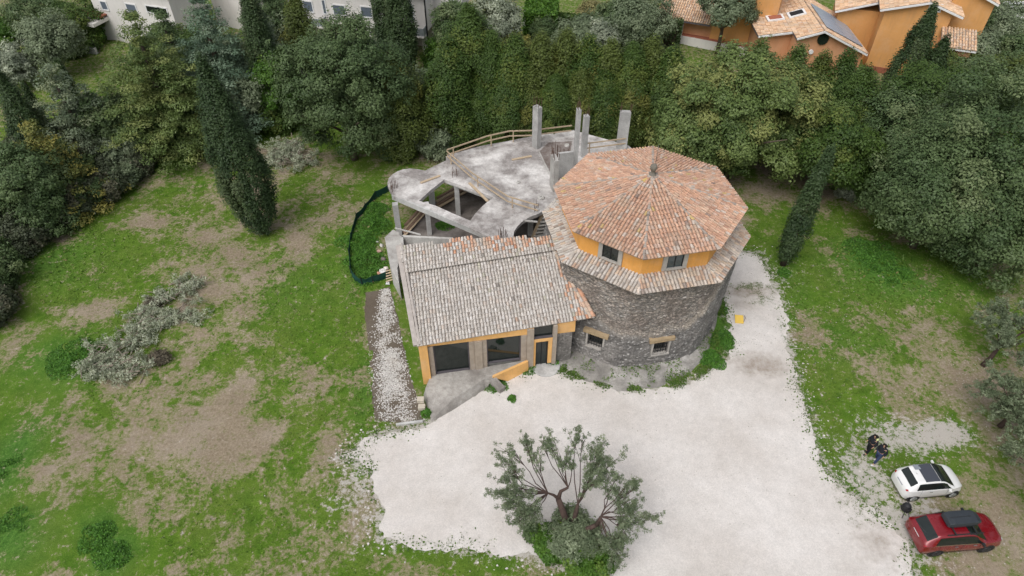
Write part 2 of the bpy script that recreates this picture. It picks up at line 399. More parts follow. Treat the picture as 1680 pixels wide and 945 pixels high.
STAIN = [(1440,890,60,60,.6),(1390,810,40,40,.5),(1225,478,60,16,.8),(1090,780,22,120,.22),(1150,800,16,110,.22),(1240,760,20,120,.2),(1300,780,14,100,.22),(1020,700,120,14,.2),(700,800,60,60,.14),(1180,880,120,24,.2),(1245,600,60,26,.8),(1230,475,60,14,.75),(1215,500,40,16,.55),(1280,640,40,40,.35),(880,640,60,24,.28),(1130,665,90,20,.25),(960,650,80,16,.3),(800,690,80,24,.2),(860,860,60,40,.3),(1290,530,16,30,.3),(1395,830,40,40,.45),(760,880,100,10,.4),(1440,900,40,50,.5),(1000,690,160,30,.16)]
WEED = [(1235,470,70,9,.55),(1250,490,45,22,.46),(1290,560,10,60,.4),(1400,830,50,50,.42),(620,850,14,40,.4),(740,888,120,6,.5),(900,905,60,8,.4),(1385,800,18,30,.45),(1330,710,10,50,.4),(1430,840,30,30,.4),(600,745,20,14,.4),(835,870,26,20,.25),(800,650,20,8,.3)]
lot_poly = ragged(LOT, .12, .55, 41)
islands = []; placed = []; cand = []
for k in range(1500):
    q = random.randrange(len(LOT)); a, b = Vector(LOT[q]), Vector(LOT[(q + 1) % len(LOT)]); cand.append(a.lerp(b, random.random()) + Vector((random.gauss(0, .6), random.gauss(0, .6))))
cs = sdist(np.array([p.x for p in cand]), np.array([p.y for p in cand]), lot_poly)
for p, sd0 in zip(cand, cs):
    r = random.uniform(.02, .075)
    if p.y < 12 or sd0 > -.2 or any((p - o).length < 1.5 * (r + ro_) for o, ro_ in placed): continue
    placed.append((p, r)); islands.append([(p.x + r * math.cos(t * .785) * random.uniform(.5, 1.3), p.y + r * math.sin(t * .785) * random.uniform(.5, 1.2)) for t in range(8)])
GRAVEL = gravel_mat('white_gravel', (.59, .548, .51), (.70, .665, .635), (.25, .20, .155))
TRK = []
for off in (-.75, .75):
    for line in (((1420, 1000), (1330, 860), (1262, 740), (1240, 640), (1232, 540), (1215, 450)), ((1180, 1000), (1120, 830), (1180, 720), (1330, 760), (1420, 850)), ((760, 860), (860, 740), (1010, 690), (1180, 690), (1300, 780))):
        P_ = [Vector((at(*p)[0] + off * .4, at(*p)[1] + off)) if k_ == 1 else Vector((at(*p)[0] + off, at(*p)[1] + off * .3)) for k_ in (2,) for p in line]; TRK.append(P_)
def tracks(x, y):
    r = np.zeros(len(x))
    for P_ in TRK:
        d = np.full(len(x), 1e9)
        for a, b in zip(P_[:-1], P_[1:]):
            e = b - a; t = np.clip(((x - a.x) * e.x + (y - a.y) * e.y) / e.length_squared, 0, 1); d = np.minimum(d, np.hypot(x - a.x - e.x * t, y - a.y - e.y * t))
        r = np.maximum(r, np.exp(-(d / .28) ** 2) * (.08 + .34 * fbm(x, y, .35, 77)))
    return r
tag(sheet('gravel_lot', [lot_poly] + islands, .024, GRAVEL, .25, {'stain': lambda x, y: np.maximum(emask(x, y, STAIN), tracks(x, y)), 'weed': lambda x, y: emask(x, y, WEED)}), kind='structure')
PATH_PX = [(618,478),(640,470),(652,520),(664,580),(672,620),(690,665),(696,694),(650,694),(616,690),(610,640),(604,570),(598,520),(600,480)]
DIRTSTRIP = gravel_mat('dark_soil', (.13, .105, .08), (.16, .135, .105), (.1, .08, .06))
tag(sheet('soil_path', [ragged([at(*p) for p in PATH_PX], .12, .12, 51)], .014, DIRTSTRIP, .5, {'stain': lambda x, y: x * 0, 'weed': lambda x, y: emask(x, y, [(605,690,30,8,.5),(690,600,6,60,.45),(640,690,40,6,.5)])}), kind='structure')

def pebbles(name, pts, smin, smax, c0, c1, z=.02):
    V = []; Fq = []; C = []
    n = len(pts); P = np.array([(p[0], p[1], z) for p in pts])
    s = rng.uniform(smin, smax, n)
    ang = rng.uniform(0, 6.28, n)
    for k, (dx, dy, dz) in enumerate([(-1, -.7, 0), (1, -.6, 0), (.9, .7, 0), (-.8, .8, 0), (-.6, -.4, .7), (.55, -.4, .8), (.5, .4, .65), (-.5, .45, .75)]):
        x = (dx * np.cos(ang) - dy * np.sin(ang)) * s; y = (dx * np.sin(ang) + dy * np.cos(ang)) * s
        V.append(P + np.stack([x, y, dz * s * .8], 1))
    V = np.stack(V, 1).reshape(-1, 3)
    base = np.arange(n)[:, None] * 8
    Fq = np.concatenate([base + np.array(q) for q in ((4, 5, 6, 7), (0, 1, 5, 4), (1, 2, 6, 5), (2, 3, 7, 6), (3, 0, 4, 7))], 1).reshape(-1, 4)
    w = rng.random(n)[:, None]; Cc = np.array(c0) * (1 - w) + np.array(c1) * w
    return np_obj(name, V, Fq, np.repeat(Cc, 5, 0), MATS['clay_tile'])
def np_obj(name, V, Fq, Cc, mat, parent=None, off=None):
    me = bpy.data.meshes.new(name)
    if off is None: off = np.array([V[:, 0].mean(), V[:, 1].mean(), 0.0]) if parent is None else np.zeros(3)
    mesh_np(me, V - off, Fq)
    a = me.attributes.new('Col', 'FLOAT_COLOR', 'FACE'); CC_ = np.ones((len(Fq), 4), np.float32); CC_[:, :3] = Cc
    a.data.foreach_set('color', CC_.ravel()); me.materials.append(mat)
    o = bpy.data.objects.new(name, me); col.objects.link(o)
    if parent is not None: o.parent = parent
    else: o.location = off
    return o
# white stones on the strip beside the annexe
pts = []
while len(pts) < 7000:
    py = random.uniform(474, 692); t = (py - 474) / 218
    cx = 632 - 4 * math.sin(t * 3) + 24 * t; w = 7 + 16 * min(1, t * 1.6)
    px = random.gauss(cx, w * .62)
    p = at(px, py)
    if float(fbm(p[0], p[1], 1.2, 61)) + random.uniform(-.3, .3) > .50 and px < 640 + 55 * t: pts.append(p)
tag(pebbles('white_stones', pts, .015, .05, (.34, .32, .30), (.64, .62, .59)), 'loose white stones strewn along the soil strip beside the annexe', 'stones', kind='stuff')
pts = []
for k in range(1500):
    cx, cy, rx, ry = random.choice([(1330,580,60,80),(1590,600,60,50),(1540,715,60,30),(1450,800,80,80),(1600,880,60,60),(1400,500,60,80),(1480,720,120,60),(1000,760,330,110),(1000,760,330,110),(1250,520,40,90)])
    pts.append(at(random.gauss(cx, rx * .7), random.gauss(cy, ry * .6)))
tag(pebbles('scattered_pebbles', pts, .015, .038, (.28, .25, .21), (.52, .49, .45)), 'small scattered pebbles over gravel and bare earth', 'pebbles', kind='stuff')
# ---------------------------------------------------------------- vegetation
PAL = {  # dark, light, accent (chance)
 'oak': ((.030,.052,.022), (.078,.105,.050), (.11,.13,.07), .12),
 'laurel': ((.035,.060,.020), (.100,.125,.045), (.155,.155,.060), .30),
 'hedge': ((.024,.048,.012), (.060,.092,.022), (.095,.115,.028), .16),
 'hedgeolive': ((.040,.056,.014), (.085,.105,.028), (.13,.125,.035), .2),
 'bright': ((.030,.075,.012), (.085,.16,.025), (.13,.19,.04), .2),
 'olive': ((.060,.080,.050), (.135,.155,.110), (.19,.21,.16), .15),
 'silver': ((.090,.105,.085), (.20,.21,.18), (.28,.29,.26), .2),
 'cedar': ((.040,.062,.020), (.098,.122,.046), (.14,.15,.06), .2),
 'blue': ((.040,.065,.048), (.095,.130,.100), (.14,.17,.14), .15),
 'cypress': ((.018,.036,.015), (.050,.076,.032), (.07,.09,.045), .12),
 'greycon': ((.060,.080,.055), (.140,.160,.120), (.18,.19,.13), .2),
 'yellow': ((.070,.085,.025), (.17,.165,.055), (.24,.20,.06), .3),
 'tan': ((.12,.11,.05), (.24,.21,.11), (.30,.26,.14), .2),
 'bramble': ((.040,.052,.032), (.095,.105,.072), (.14,.125,.10), .25),
 'dead': ((.055,.045,.038), (.14,.115,.095), (.2,.17,.14), .2),
 'cut': ((.13,.14,.115), (.26,.27,.235), (.34,.345,.31), .25),
 'weed': ((.030,.085,.015), (.085,.19,.03), (.13,.23,.05), .2),
}
for _k, _g in (('oak', 1.85), ('laurel', 2.05), ('hedge', 1.65), ('hedgeolive', 1.65), ('bright', 1.45), ('olive', 1.9), ('silver', 1.9), ('cedar', 2.05), ('blue', 2.0), ('cypress', 1.5), ('greycon', 1.9), ('yellow', 1.5), ('tan', 1.5), ('bramble', 1.25), ('dead', 1.5), ('weed', 1.6), ('cut', 1.9)):
    PAL[_k] = tuple(tuple(min(.6, v * _g * .9 * (1, 1.04, .9)[i]) for i, v in enumerate(c)) if not isinstance(c, float) else c for c in PAL[_k])
def unit(n):
    d = rng.normal(size=(n, 3)); return d / np.linalg.norm(d, axis=1)[:, None]
def leafquads(P, Nn, s, aspect):
    n = len(P)
    r = unit(n); t = np.cross(Nn, r); t /= np.linalg.norm(t, axis=1)[:, None] + 1e-9
    b = np.cross(Nn, t); s = s[:, None]
    V = np.stack([P - t * s, P + b * s * aspect, P + t * s, P - b * s * aspect], 1).reshape(-1, 3)
    return V, np.arange(4 * n).reshape(n, 4)
def clumps_to_leaves(C, Rr, cnt, leaf, pal, aspect=.5, up=.45, jit=.6, inner=.15, vert=False, ndir=None, cgrp=None):
    """C (n,3) clump centres, Rr (n,3) radii -> leaf quads spread through each clump"""
    C = np.asarray(C, float); Rr = np.asarray(Rr, float); n = len(C)
    vol = Rr.prod(1) ** (2 / 3); k = np.maximum(8, (cnt * vol / vol.sum()).astype(int))
    idx = np.repeat(np.arange(n), k); m = len(idx)
    d = unit(m); rad = rng.random(m) ** .35
    P = C[idx] + d * Rr[idx] * rad[:, None]
    P += rng.normal(size=P.shape) * leaf * .5
    base_n = d if ndir is None else d * .45 + np.asarray(ndir)[idx] * .75
    Nn = base_n + np.array([0, 0, up]) + rng.normal(size=(m, 3)) * jit
    if vert: Nn[:, 2] *= .35
    Nn /= np.linalg.norm(Nn, axis=1)[:, None]
    s = leaf * rng.uniform(.65, 1.35, m)
    V, Fq = leafquads(P, Nn, s, aspect)
    p0, p1, p2, ch = [np.array(q) if not isinstance(q, float) else q for q in PAL[pal]]
    if cgrp is None: wc = rng.random(n)[idx]; acc = (rng.random(n) < ch)[idx]
    else:
        cgrp = np.asarray(cgrp); ng = cgrp.max() + 1
        wc = np.clip(rng.random(ng)[cgrp] * .75 + rng.random(n) * .35 - .05, 0, 1)[idx]; acc = ((rng.random(ng) < ch)[cgrp] & (rng.random(n) < .8))[idx]
    w = np.clip(wc * .7 + rng.random(m) * .35 - .03, 0, 1)[:, None]
    col_ = p0 * (1 - w) + p1 * w
    col_ = np.where(acc[:, None], col_ * .35 + p2 * .65, col_) * rng.uniform(.88, 1.12, m)[:, None]
    return V, Fq, np.clip(col_, 0, 1)
def merge(parts):
    V = []; Fq = []; C = []; n = 0
    for v, f, c in parts: V.append(v); Fq.append(f + n); C.append(c); n += len(v)
    return np.concatenate(V), np.concatenate(Fq), np.concatenate(C)

def crown_broad(w, h, z0, n_leaf, leaf, pal, rc=None, depth=None, jit=.32):
    """big lobes on an uneven ellipsoid, each lobe a cluster of small leaf clumps"""
    rx = w / 2; ry = (depth or w) / 2; rz = (h - z0) / 2; cz = (h + z0) / 2
    rm = (rx * ry * rz) ** (1 / 3)
    lr = max(.26, min(1.3, rm * .31)); rc = rc or max(.16, min(.48, lr * .36))
    nl = int(np.clip(9 + 1.25 * (rx * ry + rx * rz + ry * rz) / (lr * lr) * 1.05, 10, 130))
    d = unit(nl * 3); low = -.9 if z0 < 1.2 else -.45
    keep = []
    for i in range(len(d)):                                  # spread the lobes apart
        if d[i, 2] < low: continue
        if all((d[i] - d[k]) @ (d[i] - d[k]) > (.92 * lr / rm) ** 2 for k in keep): keep.append(i)
        if len(keep) >= nl: break
    d = d[keep]; nl = len(keep)
    f = rng.uniform(.66, 1.16, nl)
    Lc = d * np.array([rx - lr * .75, ry - lr * .75, rz - lr * .7]) * f[:, None] + np.array([0, 0, cz])
    Lr = lr * rng.uniform(.65, 1.25, nl)
    C = []; Rr = []; Li = []; ND = []
    for i in range(nl):
        m = int(10 + 26 * (Lr[i] / lr) ** 2); e = unit(m)
        flip = (e @ d[i] + e[:, 2] * .5) < -.35; e[flip] *= -1
        C.append(Lc[i] + e * Lr[i] * rng.uniform(.6, 1.0, (m, 1)) * np.array([1, 1, .82])); s = rc * rng.uniform(.65, 1.35, (m, 1)); Rr.append(s * np.array([1, 1, .8])); Li += [i] * m; ND.append(e * .8 + d[i] * .35)
        k = rng.integers(1, 4); e = d[i] * .8 + np.array([0, 0, .35]) + rng.normal(size=(k, 3)) * .45; e /= np.linalg.norm(e, axis=1)[:, None]
        C.append(Lc[i] + e * Lr[i] * rng.uniform(1.15, 1.5, (k, 1))); Rr.append(rc * rng.uniform(.35, .7, (k, 1)) * np.array([1, 1, 1.3])); Li += [i] * k; ND.append(e)
    # dim interior filling, so that the crown is not hollow
    m = nl * 4; e = unit(m); C.append(e * np.array([rx, ry, rz]) * rng.uniform(.15, .52, (m, 1)) + np.array([0, 0, cz])); Rr.append(np.full((m, 3), lr * .38)); Li += [int(q) for q in rng.integers(0, nl, m)]; ND.append(e)
    return clumps_to_leaves(np.concatenate(C), np.concatenate(Rr), n_leaf, leaf, pal, aspect=.6, up=.5, jit=jit, ndir=np.concatenate(ND), cgrp=Li)
def crown_column(w, h, z0, n_leaf, leaf, pal, blunt=.5, rc=.32, tall=2.4):
    n = int(5.5 * w * (h - z0) / (rc * rc * tall) * .55) + 10
    t = rng.random(n) ** .85; th = rng.uniform(0, 6.28, n)
    blunt = min(blunt, .38) if blunt < 1 else blunt
    prof = (.5 + .5 * np.minimum(1, t / (.30 if blunt < 1 else .12)) ** .8) * (1 - np.maximum(0, (t - .2) / .8) ** (1 + 1.6 * blunt)) ** (.8)
    r = w / 2 * prof * (1 + .06 * np.sin(3 * th + 7 * t)) * rng.uniform(.72, 1.0, n) - rc * .3
    r = np.maximum(r, 0)
    r = r * ((1 + (.10 if blunt < 1 else .34)) * 1 - (.10 if blunt < 1 else .34) + (.10 if blunt < 1 else .34) * (vnoise(th * 1.6 + 40, t * h * .55, 1.0, int(w * 10)) - .5) * 2)
    C = np.stack([r * np.cos(th), r * np.sin(th), z0 + t * (h - z0) * .97], 1)
    Rr = rc * rng.uniform(.7, 1.25, (n, 1)) * np.array([1, 1, tall])
    V, Fq, Cc = clumps_to_leaves(C, Rr, n_leaf, leaf, pal, aspect=.5, up=.3, jit=.4, ndir=np.stack([np.cos(th), np.sin(th), .5 + t], 1) / 1.3, cgrp=(np.floor(th / 6.2832 * (5 if blunt < 1 else 6)) * 9 + np.floor(t * 7)).astype(int))
    return V, Fq, Cc
def crown_tiers(w, h, z0, n_leaf, leaf, pal, tiers=9, droop=.12, flat=.35):
    C = []; Rr = []
    for i in range(tiers):
        t = i / (tiers - 1); z = z0 + t * (h - z0) * .95
        R_ = w / 2 * (1 - t) ** .7 * rng.uniform(.85, 1.1) + .3
        k = max(4, int(6 + 6 * (1 - t)))
        a0 = rng.uniform(0, 6.28)
        for j in range(k):
            a = a0 + j * 6.283 / k + rng.normal() * .2; L = R_ * rng.uniform(.75, 1.1)
            for q in np.linspace(.25, 1, max(2, int(L / .75))):
                C.append([L * q * math.cos(a) + rng.normal() * .15, L * q * math.sin(a) + rng.normal() * .15, z - droop * L * q * q * 1.6 + .12 * L * q + rng.normal() * .12])
                s = .40 + .30 * (1 - abs(q - .55)) * min(1.6, L / 2.2)
                Rr.append([s * 1.15, s * 1.15, s * flat + .06])
    return clumps_to_leaves(C, Rr, n_leaf, leaf, pal, aspect=.45, up=.9, jit=.45)
def trunk_mesh(root, h, r, mat=BARK, lean=(0, 0), limbs=0, w=3, z0=None):
    m = MB(); z0 = z0 or h * .3
    pts = [(lean[0] * t, lean[1] * t, h * t) for t in (0, .25, .5, .8)]
    m.tube(pts, [r * 1.25, r, r * .8, r * .35], 7)
    for k in range(limbs):
        a = k * 6.283 / limbs + random.uniform(-.4, .4); z = z0 * random.uniform(.7, 1.3); L = w * random.uniform(.3, .42)
        p = Vector((lean[0] * z / h, lean[1] * z / h, z))
        m.tube([p, p + Vector((math.cos(a) * L * .5, math.sin(a) * L * .5, L * .45)), p + Vector((math.cos(a) * L, math.sin(a) * L, L * .8))], [r * .5, r * .35, r * .12], 5)
    return m.build('trunk', mat, root, local=True, smooth=True)
def plant(name, label, cat, kind, x, y, h, w, pal, group=None, dens=1.0, z0=None, leaf=None, rot=None, depth=None, lean=(0, 0)):
    root = thing(name, label, cat, (x, y, 0), 0, group)
    tr = True
    if kind == 'broad':
        z0 = h * .16 if z0 is None else z0; leaf = min(leaf or .095, .105)
        g = crown_broad(w, h, z0, int(dens * 2.4 * min(24000, 2600 + 135 * w * h)), leaf, pal, depth=depth)
        trunk_mesh(root, h, .05 + .018 * h, limbs=5, w=w, z0=max(z0, .2 * h), lean=lean)
    elif kind == 'bush':
        leaf = leaf or .11; g = crown_broad(w, h, -.1 * h, int(dens * (1500 + 700 * w * h)), min(leaf, .09), pal, depth=depth, jit=.55)
        m = MB()
        for k in range(6):
            a = random.uniform(0, 6.28); L = w * .4
            m.tube([(0, 0, 0), (math.cos(a) * L * .5, math.sin(a) * L * .5, h * .4), (math.cos(a) * L, math.sin(a) * L, h * random.uniform(.6, .95))], [.05, .035, .012], 4)
        m.build('stem', STICK if pal in ('dead', 'bramble', 'silver') else BARK, root, local=True); tr = False
    elif kind == 'column':
        z0 = .35 if z0 is None else z0; leaf = min(leaf or .085, .1)
        g = crown_column(w, h, z0, int(dens * (2500 + 620 * w * h)), leaf, pal)
        trunk_mesh(root, h, .06 + .014 * h, BARK_DARK, lean=lean)
    elif kind == 'hedge':
        z0 = .5; leaf = leaf or .095
        g = crown_column(w, h, z0, int(dens * (5000 + 560 * w * h)), leaf, pal, blunt=1.3, rc=.62, tall=1.5)
        trunk_mesh(root, h, .05 + .014 * h)
    elif kind == 'tiers':
        z0 = h * .12 if z0 is None else z0; leaf = leaf or .105
        g = crown_tiers(w, h, z0, int(dens * (5000 + 230 * w * h)), leaf, pal, tiers=max(7, int(h / 1.0)))
        trunk_mesh(root, h, .05 + .02 * h)
    elif kind == 'weeds':
        leaf = leaf or .05; m = int(dens * (500 + 1300 * w * w)); a = rng.uniform(0, 6.283, m); q = rng.random(m) ** .6
        r = w / 2 * q * (1 + .35 * (vnoise(a * 1.2 + x, a * 0 + y, 1.0, 3) - .5) * 2); X_ = r * np.cos(a); Y_ = r * np.sin(a)
        zz = h * (1 - q ** 2) * (.25 + 1.2 * vnoise(X_ + x, Y_ + y, 2.6, 9)) * rng.random(m) ** .5
        kp = rng.random(m) < .35 + 1.1 * (vnoise(X_ + x, Y_ + y, 1.9, 13) - .25) * (1.25 - q); P = np.stack([X_, Y_, zz + .03], 1)[kp]
        Nn = unit(len(P)) * .8 + np.array([0, 0, .8]); V, Fq = leafquads(P, Nn / np.linalg.norm(Nn, axis=1)[:, None], leaf * rng.uniform(.6, 1.5, len(P)), .5)
        p0, p1 = np.array(PAL[pal][0]), np.array(PAL[pal][1]); ww = rng.random((len(P), 1)); g = (V, Fq, p0 * (1 - ww) + p1 * ww); tr = False
    V, Fq, Cc = g
    if lean != (0, 0):
        V[:, 0] += V[:, 2] / h * lean[0]; V[:, 1] += V[:, 2] / h * lean[1]
    np_obj('crown' if tr else 'foliage', V, Fq, Cc, LEAF, root)
    return root
def copy_plant(src, x, y, rz, s=(1, 1, 1), label=None, group=None):
    r = src.copy(); col.objects.link(r); r.location = (x, y, 0); r.rotation_euler = (0, 0, rz); r.scale = s
    if label: r['label'] = label
    if group: r['group'] = group
    for ch in src.children:
        c = ch.copy(); col.objects.link(c); c.parent = r
    return r
def sparse_tree(name, label, cat, base, limbs, clumps, leaf, pal, cnt, bark=BARK_DARK, group=None, r0=.16):
    """open crown: limbs = list of (points, radii) in world space, clumps = (centre, radius, limb tip index)"""
    root = thing(name, label, cat, (base[0], base[1], 0), 0, group)
    m = MB()
    for pts_, rad in limbs: m.tube(pts_, rad, 7)
    tw = MB()
    C = []; Rr = []
    for (P, rad, src) in clumps:
        P = Vector(P); s = Vector(src)
        mid = s.lerp(P, .55) + Vector((random.gauss(0, .12), random.gauss(0, .12), -.12))
        tw.tube([s, s.lerp(mid, .5) + Vector((random.gauss(0, .06), random.gauss(0, .06), .03)), mid, P], [.030, .026, .020, .009], 5)
        for k in range(6):
            e = P + Vector((random.gauss(0, .6), random.gauss(0, .6), random.gauss(.1, .5))) * rad
            st = mid.lerp(P, random.uniform(0, .9)); tw.tube([st, st.lerp(e, .5) + Vector((0, 0, .04)), e], [.014, .01, .004], 4)
            for q in (.35, .6, .85, 1.0):
                C.append(list(st.lerp(e, q) + Vector((random.gauss(0, .07), random.gauss(0, .07), random.gauss(0, .07))))); rr = rad * random.uniform(.16, .3); Rr.append([rr, rr, rr])
    m.build('trunk', bark, root, smooth=True)
    tw.build('branches', bark, root)
    V, Fq, Cc = clumps_to_leaves(np.array(C) - np.array([base[0], base[1], 0]), Rr, cnt, leaf, pal, aspect=.34, up=.3, jit=.9)
    np_obj('crown', V, Fq, Cc, LEAF, root)
    return root
# ---------------------------------------------------------------- clay tile roofs
PNEW = [((.50,.30,.205), 6), ((.525,.33,.235), 6), ((.475,.295,.215), 4), ((.54,.375,.275), 3), ((.51,.365,.29), 2), ((.43,.255,.18), 1.6), ((.50,.42,.36), 1.2), ((.26,.19,.16), .2), ((.47,.34,.16), .2)]
POLD = [((.49,.45,.41), 7), ((.525,.49,.455), 7), ((.455,.42,.385), 4), ((.48,.415,.365), 1.4), ((.41,.375,.345), 1.0), ((.56,.53,.50), 2), ((.43,.32,.255), .2), ((.26,.235,.215), .2), ((.42,.40,.33), .3)]
PSKIRT = [((.52,.41,.32), 4), ((.51,.45,.39), 4), ((.46,.32,.24), 2.5), ((.44,.39,.35), 3), ((.57,.49,.42), 2), ((.30,.25,.22), .6)]
PORANGE = [((.53,.31,.21), 4), ((.52,.37,.28), 4), ((.49,.26,.165), 2), ((.54,.46,.40), 2)]
PTAN = [((.62,.42,.27), 5), ((.66,.47,.32), 5), ((.55,.34,.21), 2), ((.60,.45,.34), 2), ((.46,.29,.19), .7)]
def pick(p):
    c = random.choices([q[0] for q in p], [q[1] for q in p])[0]; k = random.uniform(.9, 1.1)
    return tuple(min(1, v * k) for v in c)
def tiles(mb, O, U, V, poly, w=.22, L=.36, pal=POLD, r=.085, sheet=True, lip=.035, seg=4, dark=(.24,.205,.18)):
    """rows of overlapping barrel tiles laid on the plane O + u U + v V (V up the slope), inside poly"""
    O, U, V = Vector(O), Vector(U).normalized(), Vector(V).normalized(); Nn = U.cross(V).normalized()
    if Nn.z < 0: Nn = -Nn
    us = [p[0] for p in poly]; vs_ = [p[1] for p in poly]
    if sheet:
        a = [O + U * p[0] + V * p[1] + Nn * .008 for p in poly]; b = [q - Nn * .07 for q in a]; n = len(poly)
        mb.add(a + b, [tuple(range(n)), tuple(range(2 * n - 1, n - 1, -1))] + [(i, (i + 1) % n, n + (i + 1) % n, n + i) for i in range(n)], dark)
    u = min(us) + w * .5; U_ = []; V_ = []; np_ = len(poly)
    while u < max(us):
        xs = []
        for i in range(np_):
            (x0, y0), (x1, y1) = poly[i], poly[(i + 1) % np_]
            if (x0 <= u) != (x1 <= u): xs.append(y0 + (y1 - y0) * (u - x0) / (x1 - x0))
        if len(xs) >= 2:
            v = min(xs) - .02
            while v < max(xs) - L * .35: U_.append(u); V_.append(v); v += L
        u += w
    if not U_: return
    U_ = np.array(U_); V_ = np.array(V_)
    k = np.ones(len(U_), bool)
    pats = [pal(a, b) if callable(pal) else pal for a, b in zip(U_[k], V_[k])]
    for (uu, vv), pl in zip(zip(U_[k], V_[k]), pats):
        du = random.gauss(0, .010); tw = random.gauss(0, .012); dz = random.uniform(-.006, .008)
        vs2 = []
        for e, (vo, rr, zz) in enumerate(((-.03, r * 1.12, lip), (L + .02, r * .9, .004))):
            for s in range(seg + 1):
                a = math.pi * s / seg
                vs2.append(O + U * (uu + du + (tw if e else -tw) - math.cos(a) * rr) + V * (vv + vo) + Nn * (math.sin(a) * rr * .95 + zz + dz))
        mb.add(vs2, [(s, s + 1, seg + 2 + s, seg + 1 + s) for s in range(seg)] + [tuple(range(seg, -1, -1))], pick(pl))
def ridge_tiles(mb, a, b, r=.12, L=.38, pal=POLD, lift=.05, seg=5):
    a, b = Vector(a), Vector(b); d = b - a; n = max(1, int(d.length / L)); x = d.normalized(); y = Vector((0, 0, 1)).cross(x).normalized(); z = x.cross(y)
    if z.z < 0: z = -z
    for i in range(n):
        p = a + d * (i / n); q = a + d * ((i + 1.08) / n); vs2 = []
        for c, rr, zz in ((p, r * 1.08, .03), (q, r * .9, 0)):
            for s in range(seg + 1):
                t = math.pi * s / seg; vs2.append(c + y * (-math.cos(t) * rr) + z * (math.sin(t) * rr + zz + lift - .04))
        mb.add(vs2, [(s, s + 1, seg + 2 + s, seg + 1 + s) for s in range(seg)] + [tuple(range(seg + 1))], pick(pal))

# ---------------------------------------------------------------- round tower
TC = Vector((8.4, 34.25, 0)); A0 = -101
def oct_(r, z, k): a = R(A0 + 45 * k); return Vector((TC.x + r * math.cos(a), TC.y + r * math.sin(a), z))
tower = thing('round_tower', 'squat round rubble stone tower with ochre octagonal top storey and reddish tiled pyramid roof', 'tower', TC)
def stone_mat():
    m, nt, b = new_mat('rubble_stone'); h = N(nt)
    geo = h.pos(); mp = h.n('ShaderNodeMapping'); mp.inputs['Scale'].default_value = (1, 1, 2.0); h.link(geo, mp.inputs[0])
    v = h.n('ShaderNodeTexVoronoi', Scale=5.2); h.link(mp.outputs[0], v.inputs['Vector'])
    v2 = h.n('ShaderNodeTexVoronoi', Scale=5.2, feature='DISTANCE_TO_EDGE'); h.link(mp.outputs[0], v2.inputs['Vector'])
    mp3 = h.n('ShaderNodeMapping'); mp3.inputs['Scale'].default_value = (1, 1, 3.6); h.link(geo, mp3.inputs[0])
    vb = h.n('ShaderNodeTexVoronoi', Scale=4.6); h.link(mp3.outputs[0], vb.inputs['Vector'])
    vb2 = h.n('ShaderNodeTexVoronoi', Scale=4.6, feature='DISTANCE_TO_EDGE'); h.link(mp3.outputs[0], vb2.inputs['Vector'])
    n1 = h.noise(.8, 5, .6); n2 = h.noise(7, 5, .7); n3 = h.noise(24, 3)
    sep = h.n('ShaderNodeSeparateColor'); h.link(v.outputs['Color'], sep.inputs[0])
    sepb = h.n('ShaderNodeSeparateColor'); h.link(vb.outputs['Color'], sepb.inputs[0])
    # upper rows of thin stones
    up = h.ramp(sepb.outputs[0], [(0.0, (.22, .20, .18)), (.35, (.34, .315, .285)), (.6, (.44, .395, .345)), (.82, (.50, .43, .37)), (1.0, (.48, .455, .43))])
    up = h.mix(h.ramp(n1, [(.45, 0.0), (.6, .55)]), up, (.28, .225, .19))
    up = h.mix(h.ramp(vb2.outputs['Distance'], [(.0, .75), (.10, 0.0)]), up, (.14, .13, .12))
    # lower grey render with pale stones showing
    lo = h.mix(h.ramp(n1, [(.4, 0.0), (.62, 1.0)]), (.235, .225, .215), (.35, .33, .31))
    st = h.math('MULTIPLY', h.ramp(sep.outputs[1], [(.70, 0.0), (.74, 1.0)]), h.ramp(v2.outputs['Distance'], [(.10, 0.0), (.2, 1.0)]))
    lo = h.mix(st, lo, h.mix(sep.outputs[2], (.36, .345, .33), (.70, .68, .65)))
    lo = h.mix(1.0, lo, h.ramp(n2, [(.3, .75), (.7, 1.2)]), 'MULTIPLY')
    sepc = h.n('ShaderNodeSeparateColor'); h.link(h.attr('Col', 'Color'), sepc.inputs[0])
    c = h.mix(h.ramp(h.math('ADD', sepc.outputs[0], h.math('MULTIPLY', h.math('SUBTRACT', n2, .5), .6)), [(.35, 0.0), (.65, 1.0)]), up, lo)
    c = h.mix(h.math('MULTIPLY', sepc.outputs[1], .8), c, h.mix(n2, (.33, .275, .21), (.50, .455, .40)))
    c = h.mix(1.0, c, h.ramp(n3, [(.3, .8), (.7, 1.2)]), 'MULTIPLY')
    h.link(c, b.inputs['Base Color']); b.inputs['Roughness'].default_value = .95; b.inputs['Specular IOR Level'].default_value = .15
    h.bump(h.math('ADD', h.ramp(vb2.outputs['Distance'], [(0.0, 0.0), (.15, .7)]), n2), 1.0, .10, b)
    return m
STONE = stone_mat(); MATS['stone'] = STONE
BC = Vector((7.6, 33.65, 0))                                    # the old base is not quite under the roof's centre
def cen(z): t = min(1, z / 5.9); return BC.lerp(TC, t)
W0 = cen(1.6)
WIN = [(math.degrees(math.atan2(28.47 - W0.y, 5.2 - W0.x)), 1.05, 2.15, .50), (math.degrees(math.atan2(27.82 - W0.y, 9.13 - W0.x)), 1.0, 2.1, .50)]
def octf(a): d_ = ((a - A0) % 45) - 22.5; return .45 + .55 * math.cos(R(22.5)) / math.cos(R(d_)) + .025
def wall_r(z): return 6.15 - .25 * min(1, z / 5.9) ** .9
